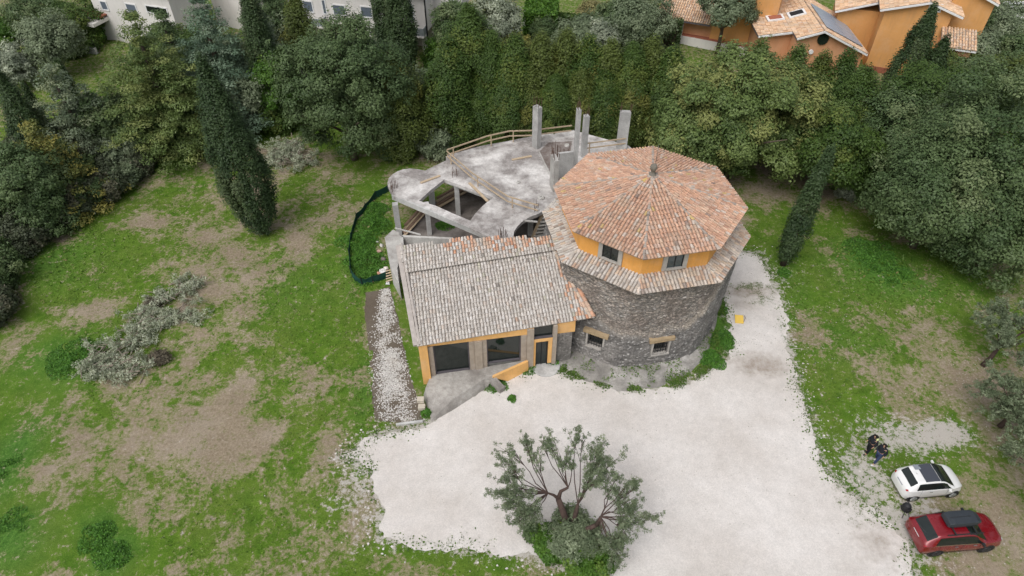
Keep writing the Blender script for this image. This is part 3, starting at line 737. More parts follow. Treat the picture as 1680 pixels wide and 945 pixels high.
def shell_top(a):
    # height of the thicker plastered base, climbing to the skirt roof on the right
    t = 2.75 + .22 * math.sin(a * .09) + .12 * math.sin(a * .31)
    if a > -62: t += (a + 62) / 34 * 3.1
    return min(t, 6.6)
NA, NZ = 300, 84
w_ = MB(); grid = {}
for i in range(NA):
    a = -180 + i * 360 / NA
    for j in range(NZ + 1):
        z = 6.2 * j / NZ
        sh = 1 / (1 + math.exp(-(shell_top(a) + .12 * float(vnoise(a * .3, z * 0, 1, 3)) - z) * 14))
        nz_ = (float(fbm(a * .12 * 1.0, z, 2.6, 71)) - .5) * .15 + (float(vnoise(a * .16, z * 2.4, 3.1, 75)) - .5) * .10
        r = wall_r(z) - .12 + .26 * sh + nz_
        for wa, z0, z1, hw in WIN:
            if abs(a - wa) < 7 and z0 - .4 < z < z1 + .5: r = wall_r(z) + .1 + nz_ * .5
        r *= octf(a)
        if z > 5.6: r = min(r, 6.1)
        cz_ = cen(z); grid[i, j] = (cz_.x + r * math.cos(R(a)), cz_.y + r * math.sin(R(a)), z)
vv = [grid[i, j] for i in range(NA) for j in range(NZ + 1)]; ff = []; cc = []
for i in range(NA):
    a = -180 + (i + .5) * 360 / NA; i2 = (i + 1) % NA
    for j in range(NZ):
        z = 6.2 * (j + .5) / NZ
        if any(abs(a - wa) * R(1) * 6.05 < hw and z0 < z < z1 for wa, z0, z1, hw in WIN): continue
        ff.append((i * (NZ + 1) + j, i2 * (NZ + 1) + j, i2 * (NZ + 1) + j + 1, i * (NZ + 1) + j + 1))
        st = shell_top(a); low = 1.0 if z < st + .02 else 0.0
        ledge = math.exp(-((z - st - .02) / .2) ** 2) * (1.0 if a > -66 else .45)
        cc.append((low, ledge, 0))
w_.v = vv; w_.f = ff; w_.c = cc
w_.build('wall', STONE, tower, smooth=False)
SURR = plain('window_surround', (.40, .375, .345), .9, var=.15, scale=5)
for wa, z0, z1, hw in WIN:
    a = R(wa); rd = Vector((math.cos(a), math.sin(a), 0)); tg = Vector((-math.sin(a), math.cos(a), 0)); zc = (z0 + z1) / 2; up = Vector((0, 0, 1))
    c = cen(zc) + rd * (5.98 * octf(wa)) + up * zc
    f = MB(); ax = (tg, rd, up)
    for s in (-1, 1): f.box(c + tg * s * (hw + .05) - rd * .06, (.11, .6, z1 - z0), ax)
    f.box(c - up * ((z1 - z0) / 2 + .06) + rd * .06, (2 * hw + .2, .5, .1), ax)
    fr = f.build('window', SURR, tower)
    MB().box(c - rd * .22, (2 * hw - .02, .03, z1 - z0 - .02), ax).build('pane', GLASS, fr)
    bb = MB()
    for k in range(6): bb.bar(c + rd * .1 + tg * (-hw + .08 + k * (2 * hw - .16) / 5) - up * ((z1 - z0) / 2), c + rd * .1 + tg * (-hw + .08 + k * (2 * hw - .16) / 5) + up * ((z1 - z0) / 2), .035)
    for k in range(4): bb.bar(c + rd * .1 - tg * hw + up * (-.4 + k * .28), c + rd * .1 + tg * hw + up * (-.4 + k * .28), .03)
    bb.build('iron_grille', IRON, fr)
    MB().box(c + up * ((z1 - z0) / 2 + .14) + rd * .0, (2 * hw + .6, .6, .26), ax).build('lintel', plain('ochre_brick', (.36, .27, .165), .9, var=.25, scale=6, bump=.4) if 'ochre_brick' not in MATS else MATS['ochre_brick'], fr)
# low rubble plinth round the foot
p_ = MB(); ring = []
for k in range(101):
    a = -150 + k * 1.6
    t = max(0, min(1, (a + 150) / 16, (-30 - a) / 45))
    ro = 6.45 + (1.4 + .2 * math.sin(a * .11) + .12 * math.sin(a * .37)) * t
    ring.append((a, ro))
n0 = 0; vv = []; ff = []; NR = 7
for a, ro in ring:
    for q in range(NR):
        t = q / (NR - 1); r = 5.95 + (ro - 5.95) * t; z = .34 - .24 * t + (float(vnoise(a * .2, r * 2, 1.3, 81)) - .5) * .16
        if q == NR - 1: z = -.05
        vv.append((BC.x + r * math.cos(R(a)), BC.y + r * math.sin(R(a)), z))
for k in range(100):
    ff += [(k * NR + q, k * NR + q + 1, (k + 1) * NR + q + 1, (k + 1) * NR + q) for q in range(NR - 1)]
p_.add(vv, ff, (1.0, .12, 0)); p_.build('plinth', concrete_mat('rubble_ground', (.26, .245, .22), (.19, .18, .165), (.44, .42, .395), .6), tower)
# skirt roof
sk = MB()
for k in range(8):
    a, b = oct_(6.5, 6.05, k), oct_(6.5, 6.05, k + 1); c, d = oct_(5.15, 6.52, k + 1), oct_(5.15, 6.52, k)
    U = (b - a).normalized(); mid = ((d + c) - (a + b)); V = (mid - U * mid.dot(U)).normalized()
    pl = [((p - a).dot(U), (p - a).dot(V)) for p in (a, b, c, d)]
    tiles(sk, a, U, V, pl, .21, .33, PSKIRT if k in (0, 1, 2) else (lambda u, v: POLD if random.random() < .75 else PSKIRT), .08)
for k in range(8): ridge_tiles(sk, oct_(6.5, 6.05, k), oct_(5.2, 6.5, k), .09, .36, PSKIRT, .03)
sk.build('skirt_roof', TILE, tower)
# ochre octagonal storey
dr = MB(); dr.prism([tuple(oct_(5.3, 0, k))[:2] for k in range(8)], 6.1, 8.15); dr.build('drum_wall', OCHRE, tower)
for k, hw in ((-1, .52), (0, .50)):
    a, b = oct_(5.3, 7.0, k), oct_(5.3, 7.0, k + 1); m_ = (a + b) / 2; U = (b - a).normalized(); nn = Vector((m_.x - TC.x, m_.y - TC.y, 0)).normalized(); up = Vector((0, 0, 1)); ax = (U, nn, up)
    c = m_ + U * (.05 if k else -.05) + up * .28
    f = MB()
    for s in (-1, 1): f.box(c + U * s * (hw + .12) + nn * .03, (.26, .16, 1.3), ax)
    f.box(c + up * -.58 + nn * .05, (2 * hw, .2, .12), ax)
    fr = f.build('window', SURR, tower)
    MB().box(c + nn * .012, (2 * hw, .03, 1.2), ax).build('pane', GLASS if k else GLASS_BLUE, fr)
    g = MB(); 
    for s in (-1, 1): g.box(c + U * s * (hw - .03) + nn * .04, (.05, .05, 1.2), ax)
    g.box(c + nn * .04, (.04, .045, 1.2), ax); g.build('frame', IRON, fr)
# pyramid roof
rf = MB(); EZ, AZ, ER = 8.12, 9.82, 5.86
apex = Vector((TC.x, TC.y, AZ))
for k in range(8):
    a, b = oct_(ER, EZ, k), oct_(ER, EZ, k + 1); U = (b - a).normalized(); mid = apex * 2 - (a + b); V = (mid - U * mid.dot(U)).normalized()
    pl = [((p - a).dot(U), (p - a).dot(V)) for p in (a, b, apex)]
    tiles(rf, a, U, V, pl, .205, .31, PNEW, .078, lip=.045, dark=(.26, .19, .15))
rf.build('roof', TILE, tower)
hp = MB()
for k in range(8): ridge_tiles(hp, oct_(ER + .02, EZ, k), apex, .10, .38, [((.36, .31, .27), 4), ((.42, .31, .24), 3), ((.46, .35, .13), .5), ((.28, .24, .21), 3)], .03)
hp.build('hip_tiles', TILE, tower)
fi = MB(); fi.lathe(apex - Vector((0, 0, .1)), [(.22, 0), (.22, .18), (.15, .22), (.12, .36), (.15, .42), (.21, .56), (.22, .66), (.18, .78), (.09, .86), (.03, .88)], 16)
fi.tube([apex + Vector((.1, .15, 0)), apex + Vector((.12, .18, 1.9))], .018, 5)
fi.build('finial', plain('finial_stone', (.17, .155, .13), .9, var=.3, scale=6), tower, smooth=True)

# ---------------------------------------------------------------- annexe with lean roof
P0 = Vector((-5.43, 26.27, 0)); E1 = Vector((.987, .162, 0)).normalized(); N1 = Vector((-.162, .987, 0)).normalized(); UPV = Vector((0, 0, 1))
def loc_(u, v, z): return P0 + E1 * u + N1 * v + UPV * z
annex = thing('annexe', 'ochre ground floor wing with big dark windows under a long greyish tiled roof', 'building', loc_(5, 3, 0))
def rz_(v): return 3.62 + .3 * v
ws = MB()
body = [(.12, .35), (8.62, .35), (9.4, 5.3), (-.42, 6.2)]
ws.prism([tuple(loc_(u, v, rz_(v) - .1)) for u, v in body], -.1, 3)
# wall core sits behind the facade pieces
ws.build('rear_wall', CONC_PALE, annex)
ax1 = (E1, N1, UPV)
def fbox(mb, u0, u1, z0, z1, v=.30, d=.2, colr=None):
    return mb.box(loc_((u0 + u1) / 2, v, (z0 + z1) / 2), (u1 - u0, d, z1 - z0), ax1, colr)
oc = MB()
fbox(oc, .02, .52, -.3, 3.55, .18, .5)
fbox(oc, .53, 6.85, 3.12, 3.62, .26, .2)
fbox(oc, 6.86, 6.99, 0, 2.35, .24, .2); fbox(oc, 7.76, 8.0, .3, 2.45, .24, .2); fbox(oc, 6.86, 8.0, 2.38, 2.62, .22, .22)
oc.box(loc_(8.8, .42, 3.18), (1.2, .2, .95), ax1)
oc.build('facade_wall', OCHRE_PALE, annex)
for u0, u1, z0, z1, v in ((.55, .83, .2, 3.1, .22), (2.95, 3.25, .5, 3.11, .24), (3.26, 3.72, .5, 3.11, .17), (3.73, 4.0, .5, 3.11, .24), (6.08, 6.42, .7, 3.11, .24), (6.43, 6.84, -.2, 3.6, .17), (8.01, 8.26, .2, 3.62, .2)): fbox(MB(), u0, u1, z0, z1, v, .24).build('pilaster', PILASTER, annex)
for u0, u1, z0, z1 in ((.84, 2.94, .55, 3.1), (4.01, 6.07, .9, 3.1)):
    f = MB(); fbox(f, u0, u1, z0, z0 + .06, .25, .16); fbox(f, u0, u0 + .06, z0 + .07, z1, .27, .1); fbox(f, u1 - .06, u1, z0 + .07, z1, .27, .1)
    fo = f.build('window', GUTTER, annex); g = MB(); fbox(g, u0 + .06, u1 - .06, z0 + .06, z1, .325, .03); g.build('pane', GLASS, fo)
f = MB(); fbox(f, 6.86, 8.0, 2.63, 2.70, .24, .2); fo = f.build('window', GUTTER, annex); g = MB(); fbox(g, 6.86, 8.0, 2.71, 3.6, .32, .03); g.build('pane', GLASS, fo)
f = MB(); fbox(f, 7.0, 7.05, .0, 2.36, .27, .1); fbox(f, 7.70, 7.75, .0, 2.36, .27, .1); fbox(f, 7.36, 7.40, 0, 2.36, .29, .06); fo = f.build('door', IRON, annex); g = MB(); fbox(g, 7.06, 7.69, .02, 2.36, .325, .03); g.build('pane', GLASS, fo)
rub = MB(); rub.box(loc_(8.75, .44, 1.3), (1.0, .3, 2.75), ax1, (1.0, .1, 0)); rub.build('rubble_wall', STONE, annex)
random.seed(5); ar = MB(); sl_ = math.atan(.3); VV = (N1 * math.cos(sl_) + UPV * math.sin(sl_)); kf = 1 / math.cos(sl_)
O = loc_(0, 0, 3.62)
def pal_low(u, v): 
    if u > 9.0 and random.random() < .6: return PORANGE
    return POLD
tiles(ar, O, E1, VV, [(-.02, -.12 * kf), (10.5, .35 * kf), (9.25, 5.15 * kf), (-.45, 4.72 * kf)], .19, .28, pal_low, .077)
OU = O + VV * 0 + UPV * .16
tiles(ar, OU, E1, VV, [(-.35, 4.55 * kf), (9.1, 5.0 * kf), (9.45, 5.85 * kf), (2.6, 6.62 * kf), (2.5, 6.25 * kf), (-.5, 6.5 * kf)], .19, .28, lambda u, v: PORANGE if v > (5.2 + .45 * kf - (u - 5) * .07 + random.gauss(0, .2)) and u > 2.2 and random.random() < .7 else POLD, .077)
ar.build('roof', TILE_OLD, annex)
rt = MB(); ridge_tiles(rt, loc_(10.5, .35, rz_(.35)), loc_(9.2, 5.2, rz_(5.2) + .05), .13, .36, PORANGE, .06); ridge_tiles(rt, loc_(10.3, .35, rz_(.35)), loc_(9.0, 5.1, rz_(5.1)), .11, .36, PSKIRT, .06)
rt.build('verge_tiles', TILE_OLD, annex)
vg = MB(); vg.bar(loc_(-.12, -.1, rz_(-.1) + .02), loc_(-.62, 6.5, rz_(6.5) + .12), .28, .16); vg.bar(loc_(.12, -.1, rz_(-.1) + .09), loc_(-.38, 6.4, rz_(6.4) + .2), .13, .1); vg.build('verge_kerb', plain('verge', (.40, .36, .33), .9, var=.2, scale=4) , annex)
# front terrace: bank of rough concrete
te = thing('terrace', 'rough grey concrete bank sloping down from the annexe windows to the gravel', 'terrace', (-2.5, 25.5, 0))
T = MB()
a_ = loc_(.5, .18, .5); a2 = loc_(3.4, .15, .62); b_ = loc_(6.1, .12, .85); b2 = loc_(6.42, .1, .85)
d_ = Vector((-1.08, 26.20, .78)); e_ = Vector((-1.66, 26.1, .66)); f_ = Vector((-3.45, 24.72, .52)); g_ = Vector((-5.2, 25.6, .42)); h_ = Vector((-4.68, 23.53, .06))
k1 = Vector((-1.6, 25.85, -.05)); k2 = Vector((-2.85, 24.75, -.05)); k3 = Vector((-3.8, 23.9, -.05)); k4 = Vector((-4.7, 23.4, -.05)); g2 = Vector((-5.35, 25.4, -.05)); yv = Vector((-.85, 26.05, .5))
pts_ = [a_, a2, b_, b2, d_, e_, f_, g_, h_, k1, k2, k3, k4, g2]
T.add(pts_, [(7, 0, 6, 8), (0, 1, 5, 6), (1, 2, 4, 5), (2, 3, 4), (5, 9, 10, 6), (6, 10, 11, 8), (8, 11, 12), (8, 12, 13, 7), (5, 4, 9)])
to = T.build('bank', TERR, te)
m = to.modifiers.new('sub', 'SUBSURF'); m.subdivision_type = 'SIMPLE'; m.levels = m.render_levels = 4
tx = bpy.data.textures.new('rough', 'CLOUDS'); tx.noise_scale = .35
dm = to.modifiers.new('rough', 'DISPLACE'); dm.texture = tx; dm.strength = .05; dm.texture_coords = 'GLOBAL'
yw = MB(); yw.add([d_ + Vector((-.1, -.1, .02)), b2 + Vector((.1, -.12, .03)), Vector((b2.x + .15, b2.y - .14, -.1)), Vector((-.1, 26.5, -.1)), d_ + Vector((-.1, .08, .02)), b2 + Vector((.1, .06, .03)), Vector((b2.x + .15, b2.y + .06, -.1)), Vector((-.1, 26.7, -.1))],
   [(0, 1, 2, 3), (4, 7, 6, 5), (0, 4, 5, 1), (1, 5, 6, 2), (3, 2, 6, 7), (0, 3, 7, 4)]); yw.build('parapet', OCHRE_PALE, te)
rp = MB(); q0, q1, q2, q3 = Vector((-1.7, 26.4, .74)), Vector((-1.1, 26.3, .80)), Vector((-.42, 25.75, .36)), Vector((-.72, 25.48, .36))
rp.add([q0, q1, q2, q3] + [Vector((p.x, p.y, -.1)) for p in (q0, q1, q2, q3)], [(0, 1, 2, 3), (4, 7, 6, 5), (0, 4, 5, 1), (1, 5, 6, 2), (2, 6, 7, 3), (3, 7, 4, 0)]); rp.build('ramp_stub', TERR, te)
ds = MB(); cx, cy = at(895, 598, .1); ds.lathe((cx, cy, -.02), [(.95, 0), (.93, .1), (.88, .13)], 20); tag(ds.build('door_slab', CONC, None, smooth=False), 'rounded grey concrete doorstep slab at the annexe door', 'doorstep')
for k, (px, py) in enumerate(((691, 661), (692, 668))):
    x, y = at(px, py, .15); b = MB(); b.box((x, y, .15 + .3 * (1 - k)), (.42, .32, .28)); tag(b.build('stone_block', STONE_BLOCK, None, bevel=.03), 'pale stone block by the terrace corner, ' + ('upper one' if k == 0 else 'lower one'), 'stone block', 'stacked blocks at the terrace corner')
MB_ = MB(); x, y = at(694, 692, 0); x2, y2 = at(650, 698, 0); MB_.bar((x, y, .05), (x2, y2, .05), .14, .16); tag(MB_.build('kerb_beam', CONC), 'low dark concrete kerb closing the soil strip by the gravel', 'kerb')

# ---------------------------------------------------------------- unfinished concrete ruin
ZS = 3.3
ruin = thing('concrete_ruin', 'unfinished bare concrete shell with stained curved roof slab and tall bare columns behind the tower', 'building', (1.0, 42.0, 0))
def S(x, y, z=ZS): return at(600 + x / 3.5, 150 + y / 3.5, z)      # slab points
outer = [S(*p) for p in ((160, 600), (135, 560), (124, 528), (132, 498), (155, 475), (185, 457), (220, 446), (255, 442), (300, 446), (340, 455), (400, 425), (463, 395), (460, 372), (520, 352), (640, 318), (700, 305), (800, 288), (950, 258), (1070, 238), (1190, 222))]
outer += [at(1030, 238, ZS), at(1045, 250, ZS), (9.0, 39.6), (6.0, 39.2), (3.2, 37.6), at(921, 338, ZS)]
outer += [S(*p) for p in ((1095, 655), (1040, 675), (985, 705), (940, 722), (900, 745), (870, 775), (852, 805), (845, 850), (740, 850), (600, 785), (450, 715), (300, 645))]
hole = [S(*p) for p in ((305, 628), (375, 565), (450, 505), (560, 545), (650, 575), (735, 610), (700, 632), (660, 668), (630, 700), (600, 742), (500, 700), (400, 655))]
def slab(name, outer, hole, z, th, mat):
    pts = [Vector(p) for p in outer + hole]; n = len(outer); nh = len(hole)
    ed = [(i, (i + 1) % n) for i in range(n)] + [(n + i, n + (i + 1) % nh) for i in range(nh)]
    v, e, f, *_ = delaunay_2d_cdt(pts, ed, [], 0, 1e-6)
    V2 = [(p.x, p.y) for p in v]; o_, h_ = outer, hole; keep = []
    for q in f:
        cx = np.array([sum(V2[i][0] for i in q) / 3]); cy = np.array([sum(V2[i][1] for i in q) / 3])
        if sdist(cx, cy, o_)[0] > 0 and (not hole or sdist(cx, cy, h_)[0] < 0): keep.append(tuple(q))
    mb = MB(); k = len(V2)
    mb.add([(x, y, z) for x, y in V2] + [(x, y, z - th) for x, y in V2], keep + [tuple(i + k for i in reversed(q)) for q in keep])
    for L in (outer, hole):
        m = len(L)
        for i in range(m):
            a, b = L[i], L[(i + 1) % m]; mb.add([(*a, z), (*b, z), (*b, z - th), (*a, z - th)], [(0, 1, 2, 3)])
    return mb.build(name, mat, ruin)
slab('roof_slab', outer, hole, ZS, .28, SLAB)
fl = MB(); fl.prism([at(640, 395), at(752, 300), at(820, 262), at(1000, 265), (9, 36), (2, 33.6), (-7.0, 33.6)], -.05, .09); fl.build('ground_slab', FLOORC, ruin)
def pcol(px, py, zb, zt, sx, sy, rot=9, mat=CONC, rebar=True, name='column'):
    x, y = at(px, py, zb); a = R(rot); ax = (Vector((math.cos(a), math.sin(a), 0)), Vector((-math.sin(a), math.cos(a), 0)), UPV)
    c = MB().box((x, y, (zb + zt) / 2), (sx, sy, zt - zb), ax).build(name, mat, ruin, bevel=.015)
    if rebar:
        b = MB()
        for i in (-1, 1):
            for j in (-1, 0, 1):
                p = Vector((x, y, 0)) + ax[0] * i * (sx / 2 - .05) + ax[1] * j * (sy / 2 - .05); e = Vector((random.gauss(0, .06), random.gauss(0, .06), 0))
                b.tube([p + UPV * (zt - .05), p + UPV * (zt + random.uniform(.35, .9)) + e], .02, 4)
        b.build('rebar', STEEL_RUST, c)
    return c
for px, py, sx, sy in ((655.5, 385, .42, .42), (710, 338, .46, .42), (752, 352, .36, .36), (705, 384, .36, .36), (870, 385, .36, .36), (800, 300, .36, .36)): pcol(px, py, .09, ZS - .29, sx, sy, rebar=False)
for px, py, zt, sx, sy, rt_ in ((880, 241, 6.9, .45, .62, 40), (943, 272, 8.2, .30, .42, 10), (957, 256, 6.9, .40, .40, 15), (1019, 243, 6.6, .85, .35, -6)): pcol(px, py, ZS, zt, sx, sy, rt_)
# stair core: two wall panels above the slab
cw = pcol(908, 309, ZS, 6.0, .38, .95, 14, CONC_PALE, True, 'wall_panel')
a = at3(914, 292, ZS); b = at3(938, 289, ZS); w2 = MB(); w2.bar(a + UPV * 1.1, b + UPV * 1.1, .2, 2.2); w2.build('wall_panel', CONC, ruin)
rb = MB()
for k in range(26):
    x, y = at(random.uniform(905, 938), random.uniform(252, 262), ZS + .9); rb.tube([(x, y, ZS), (x + random.gauss(0, .05), y + random.gauss(0, .05), ZS + random.uniform(1.2, 2.2))], .013, 4)
for cx_, cy_, n in ((644, 312, 10), (749, 288, 9), (880, 345, 6), (825, 388, 14), (700, 385, 0), (878, 380, 0)):
    if n and rb.v: rb.build('rebar', STEEL_RUST, ruin); rb = MB()
    for k in range(n):
        x, y = at(cx_ + random.uniform(-7, 7), cy_ + random.uniform(-4, 4), ZS); rb.tube([(x, y, ZS - .1), (x + random.gauss(0, .05), y + random.gauss(0, .05), ZS + random.uniform(.4, .8))], .015, 4)
rb.build('rebar', STEEL_RUST, ruin)
cu = MB(); cp = [at3(*p, ZS) for p in ((882, 232), (905, 226), (940, 220))]
cu.bar(at3(884, 248, ZS + .02), at3(914, 312, ZS + .02), .12, .06); cu.build('upstand', CONC_PALE, ruin)
ex = MB(); ex.prism([at(884, 250, ZS), at(914, 300, ZS), at(936, 268, ZS), at(938, 232, ZS), at(900, 234, ZS)], ZS + .003, ZS + .03); ex.build('stained_patch', concrete_mat('rusty_slab', (.17, .135, .12), (.12, .095, .085), (.34, .31, .29), .7), ruin)
# beams round the opening
bm_ = MB(); bm_.bar(at3(645, 322, ZS - .22), at3(815, 394, ZS - .22), .3, .42); bm_.bar(at3(727, 294, ZS - .3), at3(809, 325, ZS - .3), .25, .4); bm_.build('beam', CONC, ruin)
# stair flight beside the tower
st = MB(); sA = at3(884, 392, .6); sB = at3(904, 345, 3.2)
for k in range(9):
    t = k / 8; c = sA.lerp(sB, t); st.box(c + Vector((.12, .05, 0)), (1.2, .26, .07), (Vector((.985, .17, 0)), Vector((-.17, .985, 0)), UPV))
st.build('stair_tread', CONC_PALE, ruin)
sg = MB()
sg.bar(sA + Vector((-.55, 0, -.1)), sB + Vector((-.55, 0, -.1)), .09, .22); sg.build('stringer', TIMBER, ruin)
pc = MB(); a = at3(857, 362, ZS - .1); b = at3(882, 364, ZS - .1); pc.bar(a, b, .1, .1); pc.build('edge_pole', CONC_PALE, ruin)
# low parapet and retaining wall left of the annexe
lw = MB()
top = [at3(*p, 1.5) for p in ((631, 389), (645, 376), (655, 381), (660, 402), (652, 440), (655, 466), (641, 440))]
lw.prism([tuple(p) for p in top], -.1, 1.5); lw.build('retaining_wall', CONC_PALE, ruin, bevel=.03)
q = MB(); A = at3(659, 387, 1.9); B = at3(743, 391, 1.9); C_ = at3(660, 404, 1.9)
q.bar(A - UPV * .6, B - UPV * .6, .2, 1.2); q.bar(A - UPV * .6, C_ - UPV * .6, .2, 1.2); q.bar(at3(648, 374, 2.0), at3(690, 385, 2.0), .08, .08); q.build('parapet', CONC_PALE, ruin)
# stacks of boards lying inside
for (a, b, n) in (((662, 388), (698, 348), 4), ((715, 342), (765, 314), 4)):
    for k in range(n):
        bd = MB(); d = Vector((0, .35 * k, 0)); bd.bar(at3(*a, .35) + d + UPV * .08 * k, at3(*b, .35) + d + UPV * .08 * k, .22, .07)
        tag(bd.build('plank', TIMBER_BROWN if k % 2 else TIMBER), f"weathered plank lying in the ruin {'beside its left columns' if a[0] < 700 else 'behind its middle column'}, " + ('nearest of four', 'second nearest of four', 'third nearest of four', 'farthest of four')[k], 'plank', 'planks stacked inside the ruin')

# loose things on the slab
for px0, py0, px1, py1, lb in ((770, 300, 800, 330, 'weathered plank lying on the slab under the middle guard rail'), (840, 262, 872, 256, 'pale plank lying on the slab near the rear left column'), (690, 300, 722, 288, 'grey plank lying on the narrow slab arm')):
    b = MB(); b.bar(at3(px0, py0, ZS + .05), at3(px1, py1, ZS + .05), .2, .06); tag(b.build('plank', TIMBER), lb, 'plank')
for k, (px, py, s, lb) in enumerate(((888, 325, .5, 'broken concrete lump on the slab beside the front wall panel'), (850, 300, .35, 'small concrete lump in the middle of the stained slab'), (745, 262, .4, 'concrete lump at the left corner of the guard rail'), (930, 240, .45, 'concrete lump between the tall bare columns'))):
    x, y = at(px, py, ZS); b = MB(); b.lathe((0, 0, 0), [(.4, 0), (.5, .12), (.36, .3), (.1, .38)], 8); V = np.array(b.v) * s; V += rng.normal(size=V.shape) * s * .07; b.v = [(v[0] + x, v[1] + y, v[2] + ZS) for v in V]; tag(b.build('rubble_lump', CONC_PALE), lb, 'rubble')
# timber guard rails
def railing(name, label, pts, z, h, step=2.0, mat=TIMBER, rails=(.55, 1.0), leanb=False):
    root = thing(name, label, 'railing', (pts[0][0], pts[0][1], z), 0, 'timber guard rails on the ruin')
    P = [Vector((p[0], p[1], z)) for p in pts]
    for hh in rails:
        m = MB()
        for a, b in zip(P[:-1], P[1:]): m.bar(a + UPV * h * hh, b + UPV * h * hh, .05, .10)
        m.build('rail', mat, root)
    for a, b in zip(P[:-1], P[1:]):
        n = max(1, int((b - a).length / step))
        for k in range(n):
            p = a.lerp(b, (k + .15) / n); o = MB().bar(p, p + UPV * h * 1.05, .08, .08); o.build('post', TIMBER_BROWN if k % 3 == 1 else mat, root)
RT = [at(*p, ZS + 1.0) for p in ((733, 246), (800, 223), (836, 215), (876, 214))]
railing('timber_railing', 'beige two rail timber guard rail along the rear left slab edge', RT, ZS, 1.0)
railing('timber_railing', 'short beige guard rail behind the two left tall columns', [at(*p, ZS + 1.0) for p in ((879, 213), (938, 206))], ZS, 1.0)
railing('timber_railing', 'beige guard rail running to the wide right column beside the tower roof', [at(*p, ZS + 1.0) for p in ((957, 236), (1028, 227))], ZS, 1.0)
railing('timber_railing', 'long pinkish guard rail crossing the middle of the stained slab', [at(*p, ZS + .9) for p in ((733, 248), (775, 284), (833, 322), (883, 337))], ZS, .9, rails=(.5, 1.0))
# green netting fence
NP = [at(*p) for p in ((641, 312), (617, 326), (600, 345), (586, 362), (577, 395), (573, 420), (576, 450), (584, 462), (594, 468), (612, 465), (640, 455))]
nf = thing('netting_fence', 'low curved fence of dark green plastic netting beside the ruin', 'fence', (NP[0][0], NP[0][1], 0))
nm = MB(); rows = []
for i in range(len(NP) - 1):
    for k in range(8):
        t = k / 8; rows.append((NP[i][0] * (1 - t) + NP[i + 1][0] * t, NP[i][1] * (1 - t) + NP[i + 1][1] * t, .68 + .06 * math.sin(i * 2.1 + t * 3) - .12 * math.sin(t * math.pi)))
rows.append((*NP[-1], .65))
vv = []
for x, y, z in rows:
    w = float(vnoise(x, y, 1.3, 91) - .5) * .22
    vv += [(x, y, .0), (x + w, y + w, z * .5), (x + w * .3, y, z)]
ff = [q for i in range(len(rows) - 1) for q in ((i * 3, i * 3 + 3, i * 3 + 4, i * 3 + 1), (i * 3 + 1, i * 3 + 4, i * 3 + 5, i * 3 + 2))]
nm.add(vv, ff); o = nm.build('netting', NET, nf); mm = o.modifiers.new('t', 'SOLIDIFY'); mm.thickness = .015
for p in NP: MB().tube([(p[0], p[1], 0), (p[0], p[1], .80)], .025, 6).build('post', IRON, nf)
# odds and ends by the netting
for k, (px, py, s, c, nm_, lb) in enumerate(((628, 446, .5, (.7, .68, .66), 'rubbish_bag', 'crumpled white rubbish bag at the netting corner'), (633, 440, .35, (.66, .6, .55), 'rubbish_bag', 'small pale rubbish bag behind the white bag'), (636, 447, .3, (.7, .42, .05), 'rubbish_bag', 'yellow rubbish bag by the retaining wall'), (622, 449, .35, (.5, .26, .18), 'rubbish_bag', 'reddish rubbish bag at the netting corner'),
      (626, 402, .3, (.55, .52, .5), 'rubble_lump', 'pale rubble lump near the retaining wall top'), (622, 412, .35, (.45, .3, .24), 'rubble_lump', 'brown rubble lump below the pale one'), (629, 425, .4, (.2, .16, .15), 'rubble_lump', 'dark rubble lump against the retaining wall'), (619, 396, .2, (.6, .58, .56), 'rubble_lump', 'small pale rubble lump in the weeds'), (637, 464, .35, (.7, .7, .7), 'rubbish_bag', 'flat white sheet of plastic below the netting end'))):
    x, y = at(px, py, .1); b = MB(); b.lathe((0, 0, 0), [(.3, 0), (.5, .15), (.46, .4), (.2, .6)], 9); V = np.array(b.v) * s; V += rng.normal(size=V.shape) * s * .08; b.v = [(v[0] + x, v[1] + y, v[2]) for v in V]
    tag(b.build(nm_, plain(f'rubbish_{k}', c, .6, var=.2, scale=8)), lb, 'rubbish' if 'bag' in nm_ else 'rubble')
pal_ = thing('pallet', 'leaning brown timber pallet boards beside the annexe verge', 'pallet', (*at(642, 457), 0))
A = at3(640, 462, .3); 
for k in range(5): MB().bar(A + Vector((-.3, .14 * k, .12 * k)), A + Vector((.75, .14 * k + .2, .12 * k + .25)), .1, .03).build('board', TIMBER, pal_)
# ---------------------------------------------------------------- houses beyond the trees
class Plane:
    def __init__(s, A, B): s.A = Vector((A[0], A[1], 0)); d = Vector((B[0] - A[0], B[1] - A[1], 0)); s.U = d.normalized(); s.D = Vector((-s.U.y, s.U.x, 0))
    def uz(s, px, py, dep=0.0):
        u, v = (px - 840) / F, (py - 472.5) / F; d = Vector((u, CC - v * SS, 0)); dz = -(SS + v * CC)
        t = (s.A.dot(s.D) + dep) / d.dot(s.D); p = d * t
        return ((p - s.A).dot(s.U), CH + t * dz)
    def P(s, u, z, d=0.0): return s.A + s.U * u + s.D * d + UPV * z
    def ax(s): return (s.U, s.D, UPV)
    def box(s, mb, u0, u1, z0, z1, d0, d1): return mb.box(s.P((u0 + u1) / 2, (z0 + z1) / 2, (d0 + d1) / 2), (abs(u1 - u0), abs(d1 - d0), abs(z1 - z0)), s.ax())
    def ext(s, mb, poly, d0, d1):
        n = len(poly); a = [s.P(u, z, d0) for u, z in poly]; b = [s.P(u, z, d1) for u, z in poly]
        return mb.add(a + b, [tuple(range(n)), tuple(range(2 * n - 1, n - 1, -1))] + [(i, (i + 1) % n, n + (i + 1) % n, n + i) for i in range(n)])
